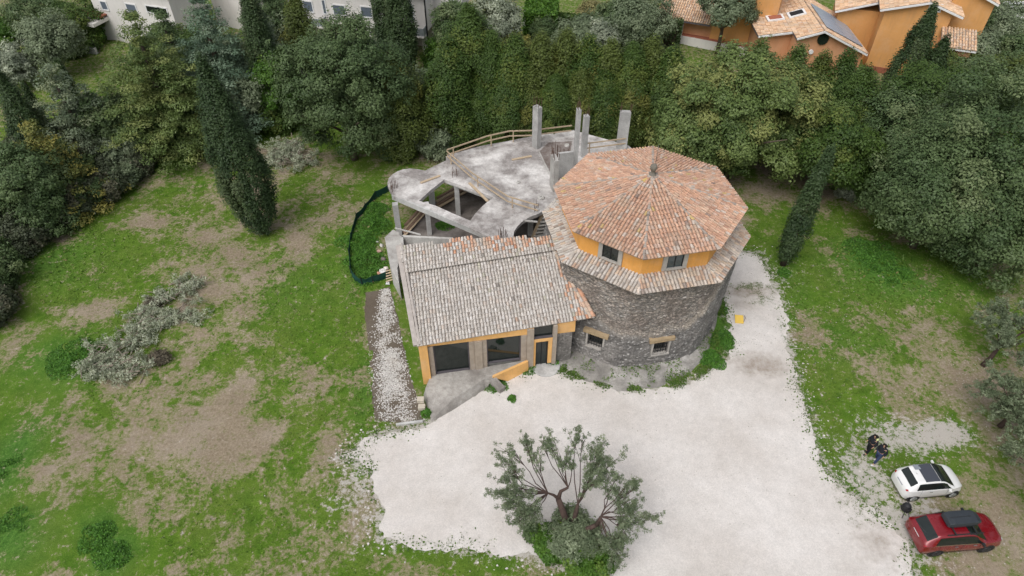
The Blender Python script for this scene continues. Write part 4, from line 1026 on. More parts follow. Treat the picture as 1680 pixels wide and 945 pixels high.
def win(pl, root, px0, py0, px1, py1, mat=SHUTTER, name='window', fr=.12, dep=0.0):
    u0, z1 = pl.uz(px0, py0, dep); u1, z0 = pl.uz(px1, py1, dep)
    f = MB(); pl.box(f, u0 - fr, u1 + fr, z0 - fr, z0, dep - .08, dep + .05); pl.box(f, u0 - fr, u1 + fr, z1, z1 + fr, dep - .06, dep + .05)
    pl.box(f, u0 - fr, u0, z0 + .002, z1 - .002, dep - .06, dep + .05); pl.box(f, u1, u1 + fr, z0 + .002, z1 - .002, dep - .06, dep + .05)
    fo = f.build(name, WHITE_TRIM, root); g = MB(); pl.box(g, u0, u1, z0, z1, dep - .03, dep + .04); g.build('shutter' if mat is SHUTTER else 'pane', mat, fo); return fo
# middle white house
pw = Plane(at(478, 33, 2.7), at(700, 54, 2.7)); Lw = (Vector((*at(700, 54, 2.7), 0)) - pw.A).length
wh = thing('white_house', 'white two storey house with blue grey shutters behind the cypress pair', 'house', pw.P(Lw / 2, 0, 4))
b = MB(); pw.box(b, 0, Lw, 2.7, 6.6, 0, 9); b.build('upper_wall', WHITE_WALL, wh)
b = MB(); pw.box(b, .3, Lw - .3, -.1, 2.698, 2.6, 8.8); b.build('lower_wall', plain('cream_plaster', (.50, .46, .40), .9, var=.08), wh)
for px in (586, 604, 693): u, _ = pw.uz(px, 50); b = MB(); pw.box(b, u - .22, u + .22, -.1, 2.698, .2, .65); b.build('column', WHITE_WALL, wh)
b = MB(); pw.ext(b, [(-.5, 6.6), (Lw + .5, 6.6), (Lw + .5, 6.75), (Lw / 2, 8.3), (-.5, 6.75)], -.5, 9.5); b.build('roof', plain('roof_tan', (.5, .34, .24), .9, var=.2, scale=5), wh)
for c in ((546, 8, 567, 24), (592, 11, 611, 28), (497, 2, 514, 19), (528, 0, 536, 22), (667, 8, 679, 33)): win(pw, wh, *c)
for px0, px1 in ((496, 537), (668, 699)):
    u0, _ = pw.uz(px0, 40); u1, _ = pw.uz(px1, 40); b = MB(); pw.box(b, u0, u1, 2.72, 3.5, -.95, -.88); pw.box(b, u0, u0 + .06, 2.72, 3.5, -.88, -.02); pw.box(b, u1 - .06, u1, 2.72, 3.5, -.88, -.02)
    bl = b.build('balcony_rail', plain('frosted_glass', (.27, .30, .31), .3, var=.05), wh); b = MB(); pw.box(b, u0, u1, 2.5, 2.7, -1.0, -.004); b.build('balcony', WHITE_WALL, wh)
b = MB(); pw.box(b, Lw + .02, Lw + .14, 0, 6.4, -.1, .02); b.build('downpipe', IRON, wh)
b = MB(); pw.box(b, Lw + .01, Lw + 3.2, 4.2, 6.6, 3.0, 9); b.build('side_wing', WHITE_WALL, wh)
# left white house
pl2 = Plane(at(160, 26, 2.7), at(292, 48, 2.7)); L2 = (Vector((*at(292, 48, 2.7), 0)) - pl2.A).length
wl = thing('white_house', 'white house with dark corner window and balcony slab at the upper left', 'house', pl2.P(L2 / 2, 0, 3))
b = MB(); pl2.box(b, 0, L2, -.1, 6.4, 0, 5); b.build('wall', WHITE_WALL, wl)
b = MB(); pl2.ext(b, [(-.5, 6.4), (L2 + .5, 6.4), (L2 + .5, 6.6), (L2 / 2, 8), (-.5, 6.6)], -.5, 5.5); b.build('roof', MATS['roof_tan'], wl)
win(pl2, wl, 164, 2, 178, 16); win(pl2, wl, 206, 6, 226, 21); win(pl2, wl, 239, 9, 276, 24, GLASS)
b = MB(); u0, _ = pl2.uz(126, 32); u1, _ = pl2.uz(190, 32); pl2.box(b, u0, u1 - 1, 2.45, 2.8, -2.2, -.004); b.build('balcony', WHITE_WALL, wl)
b = MB(); pl2.box(b, u0 + .2, u1 - 1.2, 2.8, 2.95, -.5, -.35); pl2.box(b, u0 + .2, u0 + .4, -.1, 2.45, -2, -1.8); b.build('column', WHITE_WALL, wl)
b = MB(); pl2.box(b, u0, u1 - 1, 3.0, 3.15, -.9, -.02); b.build('canopy', BRICKRED, wl)
pl3 = Plane(at(296, 30, 2.7), at(364, 44, 2.7)); L3 = 4.2
wl3 = thing('white_house', 'small white house with one wide dark window behind the blue green conifer', 'house', pl3.P(2.8, 0, 3))
b = MB(); pl3.box(b, 0, L3, -.1, 5.2, 5, 9); b.build('wall', WHITE_WALL, wl3); b = MB(); pl3.ext(b, [(-.4, 5.2), (L3 + .4, 5.2), (L3 + .4, 5.4), (L3 / 2, 6.6), (-.4, 5.4)], 4.6, 9.4); b.build('roof', MATS['roof_tan'], wl3)
win(pl3, wl3, 318, 4, 346, 14, GLASS, dep=5.0)

# orange house B: gable towards the viewer with solar panels
pb = Plane(at(1248, 128), at(1425, 132)); gb = [pb.uz(*p) for p in ((1421, 86), (1352, 48), (1306, 60))]
ub, zb_ = gb[1]; ue, ze = gb[0]; uk, zk = gb[2]; ul, zl = pb.uz(1243, 56, 1.6)
hb = thing('orange_house', 'salmon house with round gable window, roof terrace slot and blue solar panels', 'house', pb.P(ub, 0, 5))
b = MB(); pb.ext(b, [(uk + .1, -.1), (ue - .25, -.1), (ue - .25, ze - .12), (ub, zb_ - .15), (uk + .1, zk - .12)], 0, 9.5); b.build('wall', SALMON, hb)
b = MB(); pb.ext(b, [(ul + .4, -.1), (uk + .098, -.1), (uk + .098, zk - .1), (ul + .4, zl - .15)], 1.6, 9.5); b.build('wing_wall', SALMON, hb)
def roof_slope(pl, root, ua, za, ub_, zb2, d0, d1, pal=PTAN, name='roof'):
    # eave (ua,za) up to ridge (ub_,zb2), running d0..d1 in depth
    mb = MB(); a = pl.P(ua, za, d0); U = pl.D; V = (pl.P(ub_, zb2, d0) - a); L = V.length
    tiles(mb, a, U, V, [(0, 0), (d1 - d0, 0), (d1 - d0, L), (0, L)], .26, .42, pal, .10); mb.build(name, TILE, root)
    f = MB(); f.bar(pl.P(ua, za - .1, d0 - .06), pl.P(ub_, zb2 - .1, d0 - .06), .1, .16); f.build('verge_board', WHITE_TRIM, root)
    f = MB(); f.bar(pl.P(ua, za - .08, d0), pl.P(ua, za - .08, d1), .12, .12); f.build('gutter', GUTTER, root)
roof_slope(pb, hb, ue, ze, ub, zb_, -.4, 9.6); roof_slope(pb, hb, uk, zk, ub, zb_, -.4, 9.6); 
sl3 = (zk - zl) / (uk - ul)
roof_slope(pb, hb, ul, zl, uk - .02, zk - .02, 1.2, 9.6, name='wing_roof')
b = MB(); c = pb.P(*pb.uz(1350, 64), -.03); b.lathe(c, [(.55, 0), (.55, .1)], 20, axis=(pb.U, UPV, -pb.D)); b.build('round_window', GLASS, hb)
b = MB(); c = pb.P(*pb.uz(1330, 84), -.05); b.lathe(c, [(.22, 0), (.22, .18)], 12, axis=(pb.U, UPV, -pb.D)); b.build('wall_lamp', WHITE_TRIM, hb)
su = Vector((pb.U * (ue - ub) + UPV * (ze - zb_))).normalized(); snn = su.cross(pb.D).normalized(); snn = snn if snn.z > 0 else -snn; Ls = math.hypot(ue - ub, ze - zb_)
pm, nt, bs = new_mat('solar_cell'); hh_ = N(nt); bk = hh_.n('ShaderNodeTexBrick', Scale=6.0, offset=0.0); bk.inputs['Color1'].default_value = (.30, .36, .44, 1); bk.inputs['Color2'].default_value = (.33, .39, .47, 1); bk.inputs['Mortar'].default_value = (.2, .22, .25, 1); bk.inputs['Mortar Size'].default_value = .01  # cell colours lightened to carry the sky's reflection
tc = hh_.n('ShaderNodeTexCoord'); hh_.link(tc.outputs['Object'], bk.inputs['Vector']); hh_.link(bk.outputs[0], bs.inputs['Base Color']); bs.inputs['Roughness'].default_value = .3; MATS['solar'] = pm
for r_ in range(2):
    for k in range(5):
        c = pb.P(ub, zb_, 0) + su * (.35 + (r_ + .5) * (Ls - .7) / 2) + pb.D * (.6 + k * 1.22 + .55) + snn * .2
        MB().box(c, ((Ls - .7) / 2 - .08, 1.14, .05), (su, pb.D, snn)).build('solar_panel', pm, hb)
# roof slot on the left slope
sv = (pb.P(uk, zk) - pb.P(ub, zb_)); svn = sv.normalized(); nl = svn.cross(pb.D); nl = nl if nl.z > 0 else -nl; nl.normalize()
wv = (pb.P(ul, zl) - pb.P(uk, zk)).normalized(); nw = wv.cross(pb.D); nw = nw if nw.z > 0 else -nw; nw.normalize()
for k in range(2):
    dd = 4.6; c, dv, nv = ((pb.P(uk, zk, dd) + wv * 1.0 + nw * .16, wv, nw), (pb.P(uk, zk, dd) - svn * 1.15 + nl * .16, svn, nl))[k]
    f = MB().box(c, (1.7, 1.3, .14), (dv, pb.D, nv)).build('roof_hatch', WHITE_TRIM, hb); MB().box(c + nv * .03, (1.25, .9, .14), (dv, pb.D, nv)).build('opening', BRICKRED if k == 0 else IRON, f)
b = MB(); c = pb.P(ul + .9, zl + .6, 7.6); b.box(c, (.6, .6, 1.0), pb.ax()); b.box(c + UPV * .6, (.8, .8, .12), pb.ax()); b.build('chimney', PILASTER, hb)
# orange house C
pc_ = Plane(at(1416, 117), at(1458, 123)); z_ = [pc_.uz(*p) for p in ((1450, 13), (1527, 1), (1580, 26), (1552, 25))]
hc = thing('orange_house', 'tall ochre orange house with small square gable window behind the twin cypresses', 'house', pc_.P(4, 0, 5))
(ua, za), (um, zm), (ur, zr), (uw, _) = z_
b = MB(); pc_.ext(b, [(ua + .25, -.1), (ur - .9, -.1), (ur - .9, zr + .2), (um, zm - .15), (ua + .25, za - .15)], 0, 10); b.build('wall', ORANGE, hc)
roof_slope(pc_, hc, ua - .3, za - .05, um, zm, -.4, 10.2); roof_slope(pc_, hc, ur, zr, um, zm, -.4, 10.2)
win(pc_, hc, 1528, 7, 1541, 18, GLASS)
b = MB(); pc_.box(b, ua + .2, ua + 2.6, -.05, .7, -.05, -.003); b.build('plinth_band', BRICKRED, hc)
b = MB(); pc_.ext(b, [(ur - .898, -.1), (ur + 2.8, -.1), (ur + 2.8, zr + .7), (ur - .898, zr + 2.2)], 2.2, 10); b.build('side_wing', ORANGE, hc)
roof_slope(pc_, hc, ur + 3.0, zr + .8, ur - 1, zr + 2.4, 1.8, 10.2, name='wing_roof')
b = MB(); pc_.box(b, ua - 3.6, ua + .248, -.1, za - 1.5, 3.0, 10); b.build('back_wing', ORANGE, hc)
roof_slope(pc_, hc, ua - 4.0, za - 1.75, ua + .2, za - .2, 2.5, 10.2, name='back_wing_roof')
pr = MB(); u5, z5 = pc_.uz(1546, 52, 0); u6, z6 = pc_.uz(1588, 82, -2)
pc_.ext(pr, [(u5, -.1), (u5 + 2.6, -.1), (u5 + 2.6, z6 + .1), (u5, z6 + .1)], -2.4, -.004); pr.build('porch', SALMON, hc)
mb = MB(); a = pc_.P(u5 - .2, z6 + .25, -2.7); V = pc_.P(u5 - .2, z6 + 1.1, -.02) - a; tiles(mb, a, pc_.U, V, [(0, 0), (3.1, 0), (3.1, V.length), (0, V.length)], .26, .42, PTAN, .1); mb.build('porch_roof', TILE, hc)
f = MB(); f.bar(a - UPV * .12, a + pc_.U * 3.1 - UPV * .12, .1, .14); f.build('gutter', WHITE_TRIM, hc)
# flat terrace house between
pd = Plane(at(1405, 104), at(1450, 110)); 
b = MB(); u0, z0 = pb.uz(1423, 40, 3.5)
# orange house A
pa = Plane(at(1112, 68), at(1250, 91)); ha = thing('orange_house', 'orange house with tan hipped wing roof behind the garden tree', 'house', pa.P(5, 0, 5))
u0, z0 = pa.uz(1119, 28); u1, z1 = pa.uz(1172, 24); u2, _ = pa.uz(1266, 60)
b = MB(); pa.box(b, u0, u1, -.1, z0, 0, 8); b.build('wing_wall', SALMON, ha)
b = MB(); pa.box(b, u1 + .002, u2, -.1, 9.0, -.3, 8.3); b.build('wall', ORANGE, ha)
b = MB(); pa.box(b, u0 - .25, u0 + .35, -.1, z0 - .1, -.35, -.003); b.build('column', WHITE_TRIM, ha)
mb = MB(); zz = z0 + .1; a = pa.P(u0 - 3.2, zz, -1.2); V = pa.P(u0 - 3.2, zz + 1.9, 3.6) - a; W_ = u1 - u0 + 3.1
tiles(mb, a, pa.U, V, [(0, 0), (W_, 0), (W_, V.length), (1.5, V.length)], .26, .42, PTAN, .1); mb.build('wing_roof', TILE, ha)
f = MB(); f.bar(a - UPV * .1, a + pa.U * W_ - UPV * .1, .14, .14); f.build('gutter', GUTTER, ha)
mb = MB(); pa.ext(mb, [(u1 - .3, 9), (u2 + .4, 9), (u2 + .4, 9.2), ((u1 + u2) / 2, 10.4), (u1 - .3, 9.2)], -.7, 8.7); mb.build('roof', MATS['roof_tan'], ha)
# boundary wall with brick coping, lamp, sheds
bw = thing('garden_wall', 'low garden wall with red brick coping in front of the orange house', 'wall', (*at(1165, 80), 0))
A = at3(1100, 68, 0); B = at3(1236, 94, 0); MB().bar(A + UPV * .45, B + UPV * .45, .35, 1.0).build('wall', WHITE_WALL, bw); MB().bar(A + UPV * 1.0 + Vector((.1, .5, 0)), B + UPV * 1.0 + Vector((.1, .5, 0)), 1.2, .09).build('coping', BRICKRED, bw)
lp = thing('street_lamp', 'slim white lamp post at the end of the red coped wall', 'lamp', (*at(1097, 68), 0)); x, y = at(1097, 68)
MB().tube([(x, y, 0), (x, y, 2.6)], .04, 6).build('pole', WHITE_TRIM, lp); MB().box((x, y, 2.68), (.75, .28, .16)).build('lamp_head', WHITE_TRIM, lp)
gw = thing('garden_wall', 'low grey wall with wire fence beside the lane at the upper left', 'wall', (*at(110, 80), 0))
A = at3(40, 74, 0); B = at3(160, 88, 0); MB().bar(A + UPV * .3, B + UPV * .3, .3, .7).build('wall', CONC, gw)
for k in range(7): p = A.lerp(B, k / 6); MB().tube([p + UPV * .6, p + UPV * 1.6], .03, 5).build('post', IRON, gw)
rl = [Vector(at(*p)) for p in ((-20, 66), (40, 72), (165, 88), (165, 80), (40, 64), (-20, 58))]
tag(sheet('lane', [ragged([tuple(p) for p in rl], .3, .1, 3)], .03, DIRTSTRIP, 1.0, {'stain': lambda x, y: x * 0, 'weed': lambda x, y: x * 0}), kind='structure')
pv = thing('patio', 'salmon paved patio edge between the conifers at the upper left', 'patio', (*at(370, 78), 0)); b = MB(); b.prism([at(340, 74), at(385, 79), at(388, 70), (at(345, 64))], 0, .12); b.build('paving', SALMON, pv)
# white clutter in the far right garden
sh = thing('garden_tarpaulin', 'crumpled white tarpaulin on the lawn at the upper right', 'tarpaulin', (*at(1612, 82), 0)); b = MB()
g = 9; vv = []; 
for i in range(g):
    for j in range(g):
        p = Vector(at(1598 + i * 4.4, 74 + j * 1.6 + i * .8)); vv.append((p.x, p.y, .15 + float(vnoise(p.x, p.y, 1.1, 5)) * .7 * math.sin(math.pi * (i + .3) / g) * math.sin(math.pi * (j + .3) / g)))
b.add(vv, [(i * g + j, i * g + j + 1, (i + 1) * g + j + 1, (i + 1) * g + j) for i in range(g - 1) for j in range(g - 1)]); o = b.build('sheet', plain('tarp', (.6, .61, .6), .6, var=.1), sh); o.modifiers.new('t', 'SOLIDIFY').thickness = .03
vn = thing('white_van', 'white vehicle half hidden by shrubs at the upper right edge', 'van', (*at(1672, 32), 0)); x, y = at(1672, 34); b = MB(); b.box((x, y, 1.25), (4.8, 1.9, 1.5)); b.build('body', WHITE_TRIM, vn, bevel=.2); b = MB(); b.box((x - 1.2, y - .97, 1.55), (1.2, .03, .6)); b.box((x + .6, y - .97, 1.55), (1.3, .03, .6)); b.build('window', GLASS, vn)
for dx in (-1.5, 1.5): MB().lathe((x + dx, y - .9, .33), [(.33, -.12), (.33, .12)], 16, axis=(Vector((1, 0, 0)), UPV, Vector((0, 1, 0)))).build('wheel', IRON, vn)

# ---------------------------------------------------------------- cars
def paint(name, c, rough=.25, metal=0.0, coat=.8):
    m, nt, b = new_mat(name); h = N(nt); n = h.noise(1.3, 5, .7); c2 = tuple(v * .85 + .02 for v in c)
    h.link(h.mix(h.ramp(n, [(.45, 0.0), (.75, .5)]), c, c2), b.inputs['Base Color']); h.link(h.ramp(n, [(.3, rough), (.8, rough + .18)]), b.inputs['Roughness'])
    b.inputs['Metallic'].default_value = metal; b.inputs['Coat Weight'].default_value = coat; b.inputs['Coat Roughness'].default_value = .06; MATS[name] = m; return m
WHITE_PAINT = paint('white_paint', (.74, .74, .73)); RED_PAINT = paint('red_paint', (.20, .004, .010), .2, .2)
TYRE = plain('rubber', (.018, .018, .018), .85); RIM = plain('alloy', (.42, .43, .44), .35, .7); RIM_DARK = plain('dark_alloy', (.05, .05, .055), .4, .5)
BLACKPL = plain('black_plastic', (.022, .023, .025), .5, var=.1); BOXPL = plain('roof_box_plastic', (.034, .040, .047), .32, var=.1); LAMP_RED = plain('red_lens', (.32, .02, .03), .2, var=.05); LAMP_CLEAR = plain('clear_lens', (.6, .62, .62), .15, var=.05); CHROME = plain('chrome', (.6, .6, .6), .15, 1.0, var=.02)
SUNROOF = glass_mat('sunroof_glass', (.055, .06, .075), .12); CARGLASS = glass_mat('car_glass', (.012, .017, .016), .06); GREYP = plain('grey_panel', (.22, .24, .27), .35, var=.05)
class Car:
    def __init__(s, st):
        G = []
        for x, zb, wm, zs, wb, wr, zr, zc in st:
            G.append([(x, wm * .93, zb), (x, wm, zb + (zs - zb) * .45), (x, wb * 1.005, zs - .05), (x, wb * .985, zs + .01), (x, wr, zr), (x, wr * .55, zr + (zc - zr) * .72), (x, 0, zc)])
        s.G = np.array(G); s.ns, s.nt = s.G.shape[:2]
    @staticmethod
    def _cr(A, u):
        n = len(A); i = int(min(max(math.floor(u), 0), n - 2)); f = u - i
        p0, p1, p2, p3 = A[max(i - 1, 0)], A[i], A[i + 1], A[min(i + 2, n - 1)]
        c = .5 * ((2 * p1) + (-p0 + p2) * f + (2 * p0 - 5 * p1 + 4 * p2 - p3) * f * f + (-p0 + 3 * p1 - 3 * p2 + p3) * f ** 3)
        return c * .8 + (p1 * (1 - f) + p2 * f) * .2
    def ev(s, u, t):
        col_ = np.array([s._cr(s.G[:, k], u) for k in range(max(0, int(t) - 1), min(s.nt, int(t) + 3))]); k0 = max(0, int(t) - 1)
        p = s._cr(col_, t - k0); p[1] = max(p[1], 0); return p
    def shell(s, mb, nu=6, ntt=4):
        us = [i / nu for i in range((s.ns - 1) * nu + 1)]; ts = [i / ntt for i in range((s.nt - 1) * ntt + 1)]
        half = [[s.ev(u, t) for t in ts] for u in us]
        vv = []; m = len(ts) * 2 - 1
        for row in half:
            r = [tuple(p) for p in row[:-1]] + [(row[-1][0], 0, row[-1][2])] + [(p[0], -p[1], p[2]) for p in reversed(row[:-1])]; vv += r
        n = len(us); ff = [(i * m + j, i * m + j + 1, (i + 1) * m + j + 1, (i + 1) * m + j) for i in range(n - 1) for j in range(m - 1)]
        ff += [tuple(range(m)), tuple((n - 1) * m + j for j in range(m - 1, -1, -1))] + [(i * m, (i + 1) * m, (i + 1) * m + m - 1, i * m + m - 1) for i in range(n - 1)]
        mb.add(vv, ff)
    def panel(s, mb, s0, s1, t0, t1, off=.012, sides=(1, -1), nu=10, ntt=6, centre=False):
        """patch of the skin between s0(t)..s1(t), t0..t1, lifted by off"""
        f0 = s0 if callable(s0) else (lambda t: s0); f1 = s1 if callable(s1) else (lambda t: s1)
        for sd_ in sides:
            vv = []
            for j in range(ntt + 1):
                t = t0 + (t1 - t0) * j / ntt
                for i in range(nu + 1):
                    u = f0(t) + (f1(t) - f0(t)) * i / nu
                    p = s.ev(u, t); a = s.ev(min(u + .05, s.ns - 1.001), t) - s.ev(max(u - .05, 0), t); b = s.ev(u, min(t + .05, s.nt - 1.001)) - s.ev(u, max(t - .05, 0))
                    nn = np.cross(b, a); nn = nn / (np.linalg.norm(nn) + 1e-9)
                    if nn[2] < 0 and abs(nn[2]) > .2 or (abs(nn[2]) <= .2 and nn[1] < 0): nn = -nn
                    q = p + nn * off
                    if t >= s.nt - 1.01: q[1] = 0
                    vv.append((q[0], q[1] * sd_, q[2]))
            w = nu + 1; mb.add(vv, [(j * w + i, j * w + i + 1, (j + 1) * w + i + 1, (j + 1) * w + i) for j in range(ntt) for i in range(nu)])
def wheels(root, xs, y, r, rim, wdt=.2):
    for x in xs:
        for sd_ in (1, -1):
            ax = (Vector((1, 0, 0)), UPV, Vector((0, sd_, 0)))
            a = MB().lathe((x, (y - wdt + .005) * sd_, r), [(r + .065, 0), (r + .065, wdt - .01), (r - .02, wdt - .008)], 24, axis=ax).build('wheel_arch', BLACKPL, root, local=True)
            w = MB().lathe((x, (y - wdt) * sd_, r), [(r * .6, 0), (r, .02), (r, wdt), (r * .86, wdt + .025), (r * .66, wdt + .02)], 24, axis=ax).build('wheel', TYRE, root, local=True, smooth=False)
            h = MB(); h.lathe((x, y * sd_, r), [(r * .66, .015), (r * .64, .03), (.0, .02)], 20, axis=ax)
            for k in range(5):
                an = k * 1.2566; c = Vector((x, (y + .035) * sd_, r)); d = Vector((math.cos(an), 0, math.sin(an))); h.bar(c + d * .04, c + d * r * .62, .07, .02, up=(0, 1, 0))
            h.build('rim', rim, w, local=True)
def mirrors(root, x, y, z, mat):
    for sd_ in (1, -1): MB().box((x, sd_ * (y + .09), z), (.12, .2, .13)).build('wing_mirror', mat, root, local=True, bevel=.03)
# small white hatchback
wr1 = Vector(at(1493.5, 821.5)); wf1 = Vector(at(1558.5, 815)); d1 = (wf1 - wr1).normalized(); n1 = Vector((-d1.y, d1.x)); c1 = (wr1 + wf1) / 2 + n1 * .72; WB = (wf1 - wr1).length
k = 1.0
wc = thing('small_car', 'small white rounded hatchback with dark glass sunroof parked beside the red car', 'car', (c1.x, c1.y, 0), math.atan2(d1.y, d1.x))
C1 = Car([(-1.75, .36, .44, .74, .40, .28, .80, .82), (-1.66, .25, .67, .86, .62, .46, .95, .98), (-1.45, .2, .79, .95, .74, .56, 1.12, 1.15), (-1.12, .2, .815, .985, .78, .55, 1.40, 1.43), (-.7, .2, .815, .985, .79, .56, 1.455, 1.495), (-.1, .2, .815, .97, .79, .57, 1.46, 1.50), (.35, .2, .815, .96, .79, .57, 1.38, 1.43), (.95, .2, .81, .93, .77, .64, .99, 1.03), (1.32, .2, .775, .86, .70, .54, .91, .94), (1.6, .22, .66, .73, .58, .42, .78, .81), (1.75, .32, .42, .58, .36, .22, .61, .62)])
b = MB(); C1.shell(b); b.build('body', WHITE_PAINT, wc, local=True, smooth=True)
for sd_ in (1, -1):
    b = MB(); C1.panel(b, lambda t: 2.75 + (t - 3.1) * .5, lambda t: 6.85 - (t - 3.1) * .8, 3.12, 3.85, sides=(sd_,)); b.build('side_window', CARGLASS, wc, local=True, smooth=True)
    for u_, ta, tb in ((3.55, .6, 3.05), (6.45, .6, 3.0)): b = MB(); C1.panel(b, u_, u_ + .035, ta, tb, off=.004, sides=(sd_,), nu=2); b.build('door_seam', GREYP, wc, local=True)
    b = MB(); C1.panel(b, 2.0, 8.0, .02, .35, off=.006, sides=(sd_,)); b.build('sill', BLACKPL, wc, local=True)
b = MB(); C1.panel(b, 7.12, 7.15, 3.4, 6, off=.004, nu=2); b.build('bonnet_seam', GREYP, wc, local=True)
b = MB(); C1.panel(b, 5.42, 7.12, 4.06, 6, nu=8, ntt=8); b.build('windscreen', CARGLASS, wc, local=True, smooth=True)
b = MB(); C1.panel(b, 3.9, 5.36, 4.12, 6, nu=8, ntt=8, off=.014); b.build('sunroof', SUNROOF, wc, local=True, smooth=True)
b = MB(); C1.panel(b, 1.95, 2.9, 4.15, 6, nu=8, ntt=8); b.build('rear_window', CARGLASS, wc, local=True, smooth=True)
for sd_ in (1, -1):
    b = MB(); C1.panel(b, .9, 1.4, 3.05, 3.6, off=.02, sides=(sd_,)); b.build('tail_light', LAMP_RED, wc, local=True)
    b = MB(); C1.panel(b, 8.9, 9.5, 3.0, 3.7, off=.015, sides=(sd_,)); b.build('headlight', LAMP_CLEAR, wc, local=True)
MB().box((-1.70, 0, .86), (.04, .5, .13), (Vector((.9, 0, .42)), Vector((0, 1, 0)), Vector((-.42, 0, .9)))).build('number_plate', GREYP, wc, local=True)
MB().box((-1.2, -.45, 1.415), (.26, .32, .015)).build('roof_sticker', GREYP, wc, local=True) if False else None
MB().box((-.78, .40, 1.50), (.34, .30, .012)).build('grey_roof_panel', GREYP, wc, local=True)
for sd_ in (1, -1): MB().box((-.35, sd_ * .815, .86), (.16, .03, .035)).build('door_handle', CHROME, wc, local=True)
MB().tube([(-.95, 0, 1.47), (-1.1, 0, 1.62)], .008, 4).build('aerial', BLACKPL, wc, local=True)
MB().box((0, 0, .22), (3.0, 1.4, .2)).build('underbody_shade', BLACKPL, wc, local=True); wc.scale = (.96, .96, .96)  # black box closing the underside, added to deepen the contact shade
wheels(wc, (-1.13, 1.13), .80, .30, RIM); mirrors(wc, .62, .80, 1.0, WHITE_PAINT)
# red suv with roof box
wr2 = Vector(at(1528, 912)); wf2 = Vector(at(1614, 905)); d2 = (wf2 - wr2).normalized(); n2 = Vector((-d2.y, d2.x)); c2 = (wr2 + wf2) / 2 + n2 * .82
sv_ = thing('red_car', 'dark red estate car with long grey roof box parked on the bare earth', 'car', (c2.x, c2.y, 0), math.atan2(d2.y, d2.x))
C2 = Car([(-2.24, .42, .66, .9, .62, .5, .98, 1.0), (-2.18, .32, .84, 1.0, .80, .62, 1.1, 1.13), (-1.98, .26, .905, 1.06, .86, .64, 1.26, 1.30), (-1.55, .26, .92, 1.08, .88, .64, 1.56, 1.60), (-1.0, .26, .92, 1.07, .89, .65, 1.62, 1.67), (-.2, .26, .92, 1.05, .89, .65, 1.63, 1.68), (.35, .26, .92, 1.04, .89, .65, 1.55, 1.60), (1.05, .26, .915, 1.03, .88, .74, 1.10, 1.14), (1.5, .26, .91, .98, .86, .72, 1.03, 1.07), (2.0, .27, .84, .88, .76, .58, .95, .98), (2.2, .32, .68, .78, .60, .42, .84, .86), (2.28, .40, .46, .68, .40, .28, .70, .71)])
b = MB(); C2.shell(b); b.build('body', RED_PAINT, sv_, local=True, smooth=True)
for sd_ in (1, -1):
    b = MB(); C2.panel(b, lambda t: 2.75 + (t - 3.1) * .5, lambda t: 6.85 - (t - 3.1) * .8, 3.12, 3.86, sides=(sd_,)); b.build('side_window', CARGLASS, sv_, local=True, smooth=True)
    b = MB(); C2.panel(b, lambda t: 2.7, lambda t: 6.95, 3.0, 3.10, off=.016, ntt=2, sides=(sd_,)); b.build('window_strip', CHROME, sv_, local=True)
    for u_ in (3.3, 5.05, 6.6): b = MB(); C2.panel(b, u_, u_ + .03, .6, 3.0, off=.004, sides=(sd_,), nu=2); b.build('door_seam', BLACKPL, sv_, local=True)
    b = MB(); C2.panel(b, 1.2, 9.6, .02, .55, off=.008, sides=(sd_,)); b.build('sill', BLACKPL, sv_, local=True)
b = MB(); C2.panel(b, 7.1, 7.14, 3.3, 6, off=.004, nu=2); b.build('bonnet_seam', BLACKPL, sv_, local=True)
b = MB(); C2.panel(b, 5.45, 7.08, 4.04, 6, nu=8, ntt=8); b.build('windscreen', CARGLASS, sv_, local=True, smooth=True)
b = MB(); C2.panel(b, 1.75, 2.9, 4.1, 6, nu=8, ntt=8); b.build('rear_window', CARGLASS, sv_, local=True, smooth=True)
for sd_ in (1, -1):
    b = MB(); C2.panel(b, .75, 1.5, 3.0, 3.35, off=.02, sides=(sd_,)); b.build('tail_light', LAMP_RED, sv_, local=True)
    b = MB(); C2.panel(b, 9.2, 10.1, 2.9, 3.7, off=.015, sides=(sd_,)); b.build('headlight', LAMP_CLEAR, sv_, local=True)
    MB().box((-.2, sd_ * .62, 1.70), (1.9, .04, .05)).build('roof_rail', BLACKPL, sv_, local=True)
    for x in (-.55, .45): MB().box((x, sd_ * .93, .98), (.18, .03, .035)).build('door_handle', CHROME, sv_, local=True)
for x in (-.75, .35): MB().box((x, 0, 1.745), (.07, 1.36, .04)).build('crossbar', BLACKPL, sv_, local=True)
b = MB(); vv = []; pr_ = [(-1.0, .30, .06), (-.95, .38, .28), (-.7, .41, .34), (.1, .41, .34), (.55, .37, .29), (.82, .27, .16), (.86, .2, .07)]
for x, w, hh in pr_: vv += [(x, .12 + w * .98, 1.78), (x, .12 + w, 1.78 + hh * .45), (x, .12 + w * .88, 1.78 + hh * .93), (x, .12 + w * .3, 1.78 + hh), (x, .12 - w * .3, 1.78 + hh), (x, .12 - w * .88, 1.78 + hh * .93), (x, .12 - w, 1.78 + hh * .45), (x, .12 - w * .98, 1.78)]
b.add(vv, [(i * 8 + j, i * 8 + (j + 1) % 8, (i + 1) * 8 + (j + 1) % 8, (i + 1) * 8 + j) for i in range(len(pr_) - 1) for j in range(8)] + [tuple(range(8)), tuple(range((len(pr_) - 1) * 8 + 7, (len(pr_) - 1) * 8 - 1, -1))]); rbx = b.build('roof_box', BOXPL, sv_, local=True, bevel=.02)
b = MB(); b.box((-.28, .12, 2.122), (1.1, .03, .012)); b.build('lid_groove', BLACKPL, rbx, local=True)
